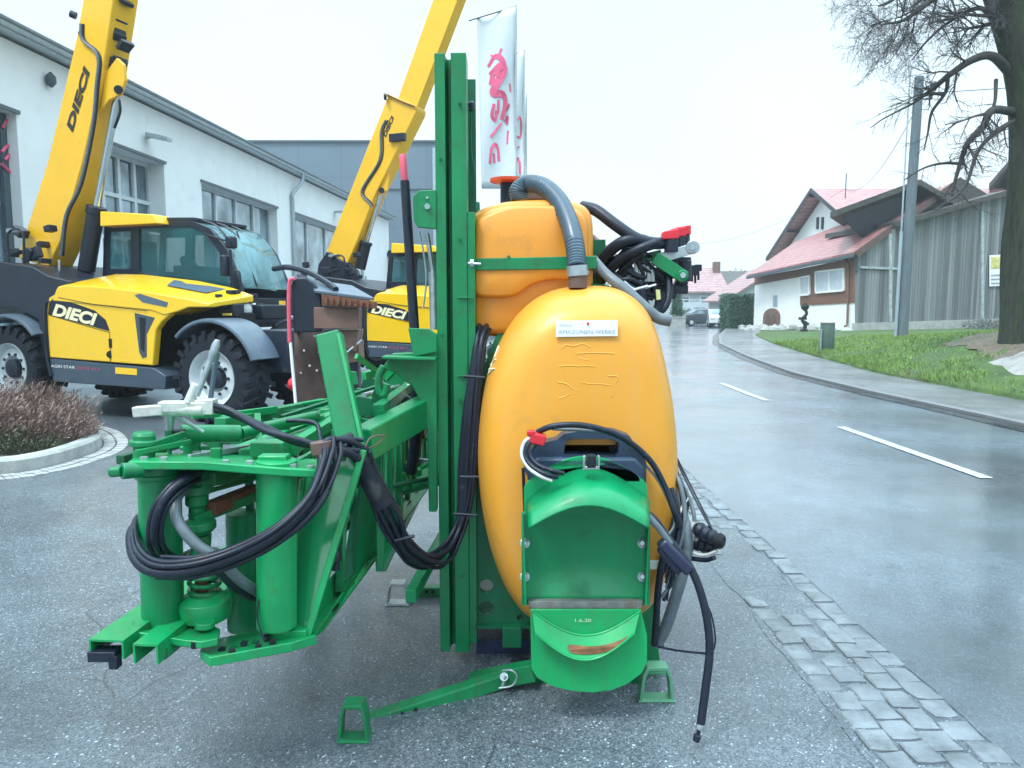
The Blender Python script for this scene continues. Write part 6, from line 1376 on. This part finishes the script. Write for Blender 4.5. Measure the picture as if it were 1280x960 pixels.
    pt('front_frame', M['navy'], lambda b: (b.box(V((fwc.x+.62, 1.08, .95)), (.45, 1.3, .55)), b.box(V((fwc.x+.9, 1.08, .75)), (.4, .5, .4))), .02)
    pt('hitch', M['red'], lambda b: b.cyl(V((fwc.x+.95, .35, .55)), V((fwc.x+1.15, .35, .55)), .08, n=12))
    # cab (left half of the machine)
    c0, c1 = 1.02, WID-.04
    out = [(128, 345), (130, 283), (186, 277), (240, 276), (262, 285), (283, 312), (302, 358), (303, 372), (262, 372), (220, 358)]
    inn = [[(135, 336), (136, 290), (163, 289), (163, 336)], [(174, 340), (174, 286), (238, 283), (256, 291), (274, 316), (291, 357), (283, 362), (225, 352)]]
    def cabside(w, b, t=.05):
        b.prism(P(out, c0) if w == c0 else [V((p.x, w, p.z)) for p in P(out, c0)], V((0, t, 0)), [[V((p.x, w, p.z)) for p in P(h, c0)] for h in inn])
    def cabf(b):
        cabside(c0, b); cabside(c1-.05, b)
    pt('cab_frame', M['black'], cabf, .006, 30)
    for w in (c0+.02, c1-.03):
        b = MB()
        for h in inn: b.prism([V((p.x, w, p.z)) for p in P(h, c0)], V((0, .008, 0)))
        b.build('side_glass', M['glasscab'], T, smooth=0)
    fr = [V((p.x, 0, p.z)) for p in P([(243, 278), (263, 287), (284, 314), (302, 360)], c0)]
    b = MB(); rg = [[V((p.x, y, p.z)) for y in (c0+.055, (c0+c1)/2, c1-.055)] for p in catmull(fr, 4)]; b.loft(rg, False, False); o = b.build('windscreen', M['glassw'], T, smooth=60)
    o.modifiers.new('solid', 'SOLIDIFY').thickness = .006
    rt_ = P([(128, 283), (186, 277), (242, 276)], c0)
    pt('cab_roof', M['black'], lambda b: b.prism([rt_[0], rt_[1], rt_[2], rt_[2]+V((0, 0, .05)), rt_[1]+V((0, 0, .06)), rt_[0]+V((0, 0, .05))], V((0, c1-c0, 0))), .01)
    for k in range(3): pt('roof_grille_bar', M['navy'], lambda b: b.path([V((p.x-.05*k, c0+.15+.3*k, p.z+.05)) for p in fr[:3]], .014, 6, 4), 0)
    rc = P([(125, 283), (125, 264), (192, 268), (196, 279)], .80)
    pt('roof_cover', M['yellow'], lambda b: b.prism(rc, V((0, .30, 0))), .012)
    pt('rear_glass', M['glasscab'], lambda b: b.prism([V((p.x, c0+.06, p.z)) for p in P([(131, 340), (132, 286)], c0)]+[V((p.x, c1-.06, p.z)) for p in P([(132, 286), (131, 340)], c0)], V((.008, 0, 0))), 0, 0)
    pt('seat', M['navy'], lambda b: (b.box(G1(192, 352, 1.6), (.5, .5, .12)), b.box(G1(176, 325, 1.6)+V((.05, 0, 0)), (.12, .48, .6))), .03)
    pt('dashboard', M['black'], lambda b: (b.box(G1(252, 348, 1.6), (.3, .8, .35)), b.rev(G1(236, 332, 1.6), G1(238, 330, 1.6), [(.15, 0), (.17, .5), (.15, 1)], 20)), .03)
    pt('cab_floor', M['navy'], lambda b: b.prism(P([(128, 345), (220, 358), (262, 372), (303, 372), (303, 410), (128, 400)], c0+.01), V((0, c1-c0-.02, 0))), .01)
    # mirrors, lamps, handles at the front corner
    mx_ = c0-.28
    pt('mirror', M['black'], lambda b: b.box(G1(283, 332, mx_+.1), (.10, .16, .28)), .025)
    pt('mirror', M['black'], lambda b: b.box(G1(289, 303, mx_+.25), (.12, .14, .17)), .03)
    pt('mirror_arm', M['black'], lambda b: (b.cyl(G1(288, 312, mx_+.1), G1(290, 372, mx_+.1), .018, n=8), b.cyl(G1(255, 292, c0), G1(289, 303, mx_+.2), .016, n=8), b.path([G1(293, 338, mx_), G1(300, 342, mx_), G1(301, 372, mx_)], .012, 6, 4)), 0)
    for px, w in ((308, mx_), (318, mx_+.25)):
        h = pt('headlight', M['black'], lambda b: b.rev(G1(px, 387, w)+V((-.1, .04, 0)), G1(px, 387, w), [(.06, 0), (.10, .6), (.10, 1)], 18))
        pt('lens', M['lens'], lambda b: b.rev(G1(px, 387, w)+V((.0, 0, 0)), G1(px, 387, w)+V((.03, -.01, 0)), [(.09, 0), (.075, .7), (.02, 1)], 18), 0, 30, h)
    pt('lamp_block', M['black'], lambda b: (b.box(G1(290, 388, .5), (.25, .2, .18)), b.box(G1(335, 390, 1.1), (.25, .5, .2)), b.box(G1(282, 380, .4), (.12, .12, .12))), .02)
    pt('marker_plate', M['yellow'], lambda b: (b.box(G1(284, 393, .35), (.14, .02, .03)), b.box(G1(353, 385, 1.4), (.02, .12, .2))), .002)
    pt('wiper', M['dark'], lambda b: b.cyl(fr[1]+V((.02, c0+.5, .02)), fr[3]+V((.02, c0+.3, .02)), .012, n=6), 0)
    r = random.Random(6)
    pt('front_fittings', M['black'], lambda b: [b.box(V((fr[3].x+.05+r.uniform(-.1, .3), c0+r.uniform(-.7, .2), fr[3].z-.25+r.uniform(-.15, .2))), (r.uniform(.04, .12), .1, r.uniform(.04, .1))) for _ in range(14)] and None, .006)
    return T
M['slate2'] = mat('dark_slate_skirt', (.05, .075, .105), .35, var=.12, scale=4)
def boom(F, T, P1, P2, wA, wB, inner=None, txt=None, lug=None, rod=None, hosep=None, hcap=None):
    # P1/P2: polygon of the side face of the outer section in pixels
    def pt(name, m, fn, bevel=.008, smooth=30, parent=None):
        b = MB(); fn(b); return b.build(name, m, parent or T, smooth=smooth, bevel=bevel)
    bo = pt('boom', M['yellow2'], lambda b: b.prism(poly(F, P1, wA), V((0, wB-wA, 0))), .018)
    if inner: pt('boom_extension', M['yellow2'], lambda b: b.prism(poly(F, inner, wA+.05), V((0, wB-wA-.10, 0))), .012, parent=bo)
    if txt:
        (x0, y0), (x1, y1), (xu, yu), s = txt
        a, c, u = F(x0, y0, wA-.006), F(x1, y1, wA-.006), F(xu, yu, wA-.006)
        text('boom_lettering', s, a, c-a, u-a, (u-a).length*1.3, M['text_dark'], bo, ext=.002, off=.05, width=(c-a).length, shear=.2)
    if lug: pt('boom_lug', M['yellow2'], lambda b: (b.prism(poly(F, lug, wA+.06), V((0, .05, 0))), b.prism(poly(F, lug, wB-.10), V((0, .05, 0)))), .008, parent=bo)
    if rod:
        a, c, d = rod; wm = (wA+wB)/2
        pt('lift_ram_rod', M['chrome'], lambda b: b.cyl(F(*a, wm), F(*c, wm), .055, n=16), 0)
        pt('lift_ram', M['navy'], lambda b: (b.cyl(F(*c, wm), F(*d, wm), .12, n=18), b.cyl(F(*c, wm), F(*c, wm)+(F(*d, wm)-F(*c, wm))*.12, .14, n=18)), .01)
        pt('ram_pin', M['navy'], lambda b: b.cyl(F(*a, wA), F(*a, wB), .06, n=12), .004)
    if hosep: pt('boom_hose', M['hosegrey'], lambda b: b.path([F(x, y, wA-.02) for x, y in hosep], .022, 8, 6), 0)
    if hosep: pt('boom_hose', M['hose'], lambda b: b.path([F(x+3, y, wA-.01) for x, y in hosep], .014, 8, 6), 0)
    return bo
t1_ = telehandler(F1, 'large yellow telehandler nearest the planter with its boom raised almost upright')
boom(F1, t1_, [(22, 322), (60, 334), (76, 300), (104, 200), (128, 90), (146, -30), (180, -230), (148, -250), (108, -30), (97, 40), (60, 200)], None, .72, 1.12,
     txt=((90, 166), (113, 86), (82, 160), 'DIECI'), lug=[(124, 140), (128, 118), (132, 90), (146, 72), (154, 80), (156, 100), (150, 118), (136, 125)],
     rod=((148, 112), (121, 258), (108, 338)), hosep=[(101, 30), (103, 50), (122, 70), (120, 110), (115, 160), (100, 230), (82, 270), (76, 320)])
b = MB(); r = random.Random(12)
for i in range(12): b.box(F1(r.uniform(140, 158), r.uniform(-5, 118), .9), (r.uniform(.05, .16), .2, r.uniform(.05, .16)), Matrix.Rotation(r.uniform(0, 1), 3, 'Y'))
b.build('boom_fittings', M['navy'], t1_, bevel=.008)
b = MB(); b.cyl(F1(95, 20, .7), F1(88, 17, .66), .05, n=10); b.build('boom_work_lamp', M['black'], t1_)
b = MB(); b.path([F1(149, 125, .7), F1(150, 140, .7), F1(143, 160, .7)], .02, 6); b.path([F1(98, 40, .69), F1(104, 52, .69), F1(116, 62, .69)], .012, 6); b.build('ram_hose', M['hose'], t1_)
t2_ = telehandler(F2, 'farther yellow telehandler with long extended boom, half hidden behind the sprayer mast')
boom(F2, t2_, [(404, 325), (430, 340), (447, 300), (468, 245), (520, 140), (521, 133), (488, 118), (483, 124)], None, .70, 1.12,
     inner=[(493, 135), (519, 140), (572, 0), (640, -180), (612, -190), (541, 0)],
     txt=((482, 172), (493, 146), (478, 170), 'DIECI'), lug=[(470, 235), (476, 215), (486, 218), (484, 238), (474, 244)],
     rod=((477, 238), (458, 302), (450, 336)), hosep=[(482, 150), (476, 165), (474, 200), (452, 238), (460, 252), (464, 258)])
b = MB(); b.prism(poly(F2, [(392, 372), (398, 330), (408, 316), (436, 330), (446, 338), (456, 372)], .60), V((0, .10, 0))); b.prism(poly(F2, [(392, 372), (398, 330), (408, 316), (436, 330), (446, 338), (456, 372)], 1.14), V((0, .10, 0))); b.cyl(F2(418, 330, .58), F2(418, 330, 1.26), .09); b.build('boom_pivot', M['navy'], t2_, bevel=.01)
b = MB(); b.beam(F2(483, 119, .69), F2(521, 134, .69), .03, .06); b.beam(F2(483, 119, 1.13), F2(521, 134, 1.13), .03, .06); b.build('boom_collar', M['yellow2'], t2_, bevel=.006)
b = MB(); b.cyl(F2(483, 121, .62), F2(480, 121, .60), .07, n=10); b.box(F2(497, 172, .68), (.36, .12, .16)); b.build('boom_work_lamp', M['black'], t2_, bevel=.01)
b = MB(); b.path([F2(484, 118, .66), F2(500, 126, .66), F2(518, 133, .66)], .014, 5); b.build('collar_seam', M['rust'], t2_)
# ================================================================== rusty grader blade behind the folded boom
BL = empty('grader_blade', (-1.42, 5.4, 0), 'rusty brown curved steel blade with black top and red edge behind the folded boom', 'blade')
def bpt(name, m, fn, bevel=.004, smooth=30, parent=None):
    b = MB(); fn(b); return b.build(name, m, parent or BL, smooth=smooth, bevel=bevel)
YB = 5.2
def curve(x0, x1, ys, yE, bulge=.18, n=6):
    rings = []
    for i in range(n+1):
        t = i/n; y = ys+(yE-ys)*t; px = lambda f: x0+(x1-x0)*f
        rings.append([S(px(f)+4*t, y, YB+.25*math.sin(f*PI*.5)) for f in (0, .25, .5, .75, 1)])
    return rings
def sheet(rings, th):
    def f(b): b.loft(rings, False, False)
    return f
o = bpt('lower_sheet', M['brown'], sheet(curve(367, 405, 410, 640), .01), 0, 60); o.modifiers.new('s', 'SOLIDIFY').thickness = .02
top_ = [(364, 352), (370, 347), (383, 347), (393, 355), (401, 368), (403, 385), (402, 415), (367, 416)]
bpt('upper_sheet', M['black'], lambda b: b.prism([S(x, y, YB-.01) for x, y in top_], V((0, .05, 0))), .01)
bpt('red_edge', M['pink'], lambda b: b.path([S(368, 348, YB-.03), S(362, 352, YB-.03), S(361, 380, YB-.03), S(362, 428, YB-.03)], .014, 8, 4), 0)
bpt('white_edge', M['white'], lambda b: b.cyl(S(363, 428, YB-.03), S(371, 520, YB-.03), .011, n=8), 0)
bpt('blade_box', M['brown2'], lambda b: b.prism([S(392, 384, YB-.02), S(448, 385, YB-.02), S(448, 411, YB-.02), S(392, 411, YB-.02)], V((0, .12, 0))), .006)
bpt('top_ledge', M['slate'], lambda b: b.prism([S(393, 366, YB-.05), S(468, 376, YB-.05), S(440, 360, YB+.25), S(384, 352, YB+.25)], V((0, 0, .02))), .003)
bpt('toothed_rail', M['rust'], lambda b: (b.prism([S(402, 368, YB-.06), S(470, 377, YB-.06), S(470, 386, YB-.06), S(402, 382, YB-.06)], V((0, .04, 0))), *[b.box(S(408+k*7.4, 376+k*.7, YB-.075), (.018, .02, .04)) for k in range(9)]), .002)
bpt('blade_box', M['brown2'], lambda b: (b.prism([S(420, 412, YB+.05), S(448, 412, YB+.05), S(444, 440, YB+.05), S(424, 430, YB+.05)], V((0, .2, 0))), b.prism([S(428, 428, YB+.1), S(448, 426, YB+.1), S(449, 452, YB+.1), S(430, 455, YB+.1)], V((0, .2, 0)))), .004)
bpt('stand_post', M['navy'], lambda b: (b.box(V((S(380, 400, YB+.4).x, YB+.4, .45)), (.12, .12, .9)), b.box(V((S(380, 400, YB+.4).x, YB+.3, .04)), (.7, .9, .08)), b.box(V((S(440, 400, YB+.4).x, YB+.4, .6)), (.10, .10, 1.2))), .01)
bpt('bent_bar', M['black'], lambda b: b.path([S(342, 336, YB+.6), S(360, 334, YB+.5), S(385, 340, YB+.3), S(410, 354, YB+.1), S(420, 362, YB)], .022, 8, 6), 0)
bpt('chain', M['steel'], lambda b: b.cyl(S(429, 444, YB), S(452, 425, YB+.1), .007, n=6), 0)
for x, y in ((380, 438), (393, 420), (387, 457), (376, 466), (396, 463), (399, 440)):
    bpt('bolt', M['alu'], lambda b: b.cyl(S(x, y, YB+.12), S(x, y, YB+.02), .008, n=8), 0)
# ================================================================== one mesh per piece
def split_parts():
    for o in [x for x in bpy.data.objects if x.type == 'MESH' and x.parent]:
        if any(k in o.name for k in ('lettering', 'text', 'mark', 'lines', 'crown', 'fittings', 'boom_hoses', 'tubes', 'cluster', 'relief', 'balcony', 'plug', 'gable_boards', 'plank', 'section', 'toothed', 'stand_post', 'hub', 'cab_frame')): continue
        me = o.data
        if len(me.vertices) > 6000: continue
        par = list(range(len(me.vertices)))
        def find(a):
            while par[a] != a: par[a] = par[par[a]]; a = par[a]
            return a
        for p in me.polygons:
            v = p.vertices; r0 = find(v[0])
            for k in v[1:]: par[find(k)] = r0
        isl = {}
        for i, v in enumerate(me.vertices): isl.setdefault(find(i), []).append(i)
        if len(isl) < 2: continue
        keys = list(isl); bb = []
        for k in keys:
            c = [me.vertices[i].co for i in isl[k]]
            bb.append(([min(v[a] for v in c)-.008 for a in range(3)], [max(v[a] for v in c)+.008 for a in range(3)]))
        cp = list(range(len(keys)))
        def f2(a):
            while cp[a] != a: cp[a] = cp[cp[a]]; a = cp[a]
            return a
        for i in range(len(keys)):
            for j in range(i+1, len(keys)):
                if all(bb[i][0][a] <= bb[j][1][a] and bb[j][0][a] <= bb[i][1][a] for a in range(3)): cp[f2(i)] = f2(j)
        cl_ = {}
        for i, k in enumerate(keys): cl_.setdefault(f2(i), set()).update(isl[k])
        if len(cl_) < 2 or len(cl_) > 14: continue
        groups = sorted(cl_.values(), key=len, reverse=True)
        src = me.copy()
        for gi, g in enumerate(groups):
            m2_ = src.copy(); bm = bmesh.new(); bm.from_mesh(m2_); bm.verts.ensure_lookup_table()
            bmesh.ops.delete(bm, geom=[v for v in bm.verts if v.index not in g], context='VERTS'); bm.to_mesh(m2_); bm.free()
            if gi == 0: o.data = m2_
            else:
                c = o.copy(); c.data = m2_; COL.objects.link(c); c.parent = o.parent; c.matrix_parent_inverse = o.matrix_parent_inverse
split_parts()
for o in bpy.data.objects:
    if '_local' in o: del o['_local']
print('objects', len(bpy.data.objects))
m, nt, bs, N, L = nm('haze_air'); nt.nodes.remove(bs)
pv = N('ShaderNodeVolumePrincipled'); pv.inputs['Density'].default_value = .0013; pv.inputs['Color'].default_value = (.86, .93, .96, 1); pv.inputs['Anisotropy'].default_value = .2
L(pv.outputs[0], nt.nodes['Material Output'].inputs['Volume'])
b = MB(); b.box((0, 0, 12), (1300, 1300, 30)); hz = tag(b.build('haze', m, smooth=0), kind='stuff'); hz.display_type = 'WIRE'
sc.cycles.volume_bounces = 0
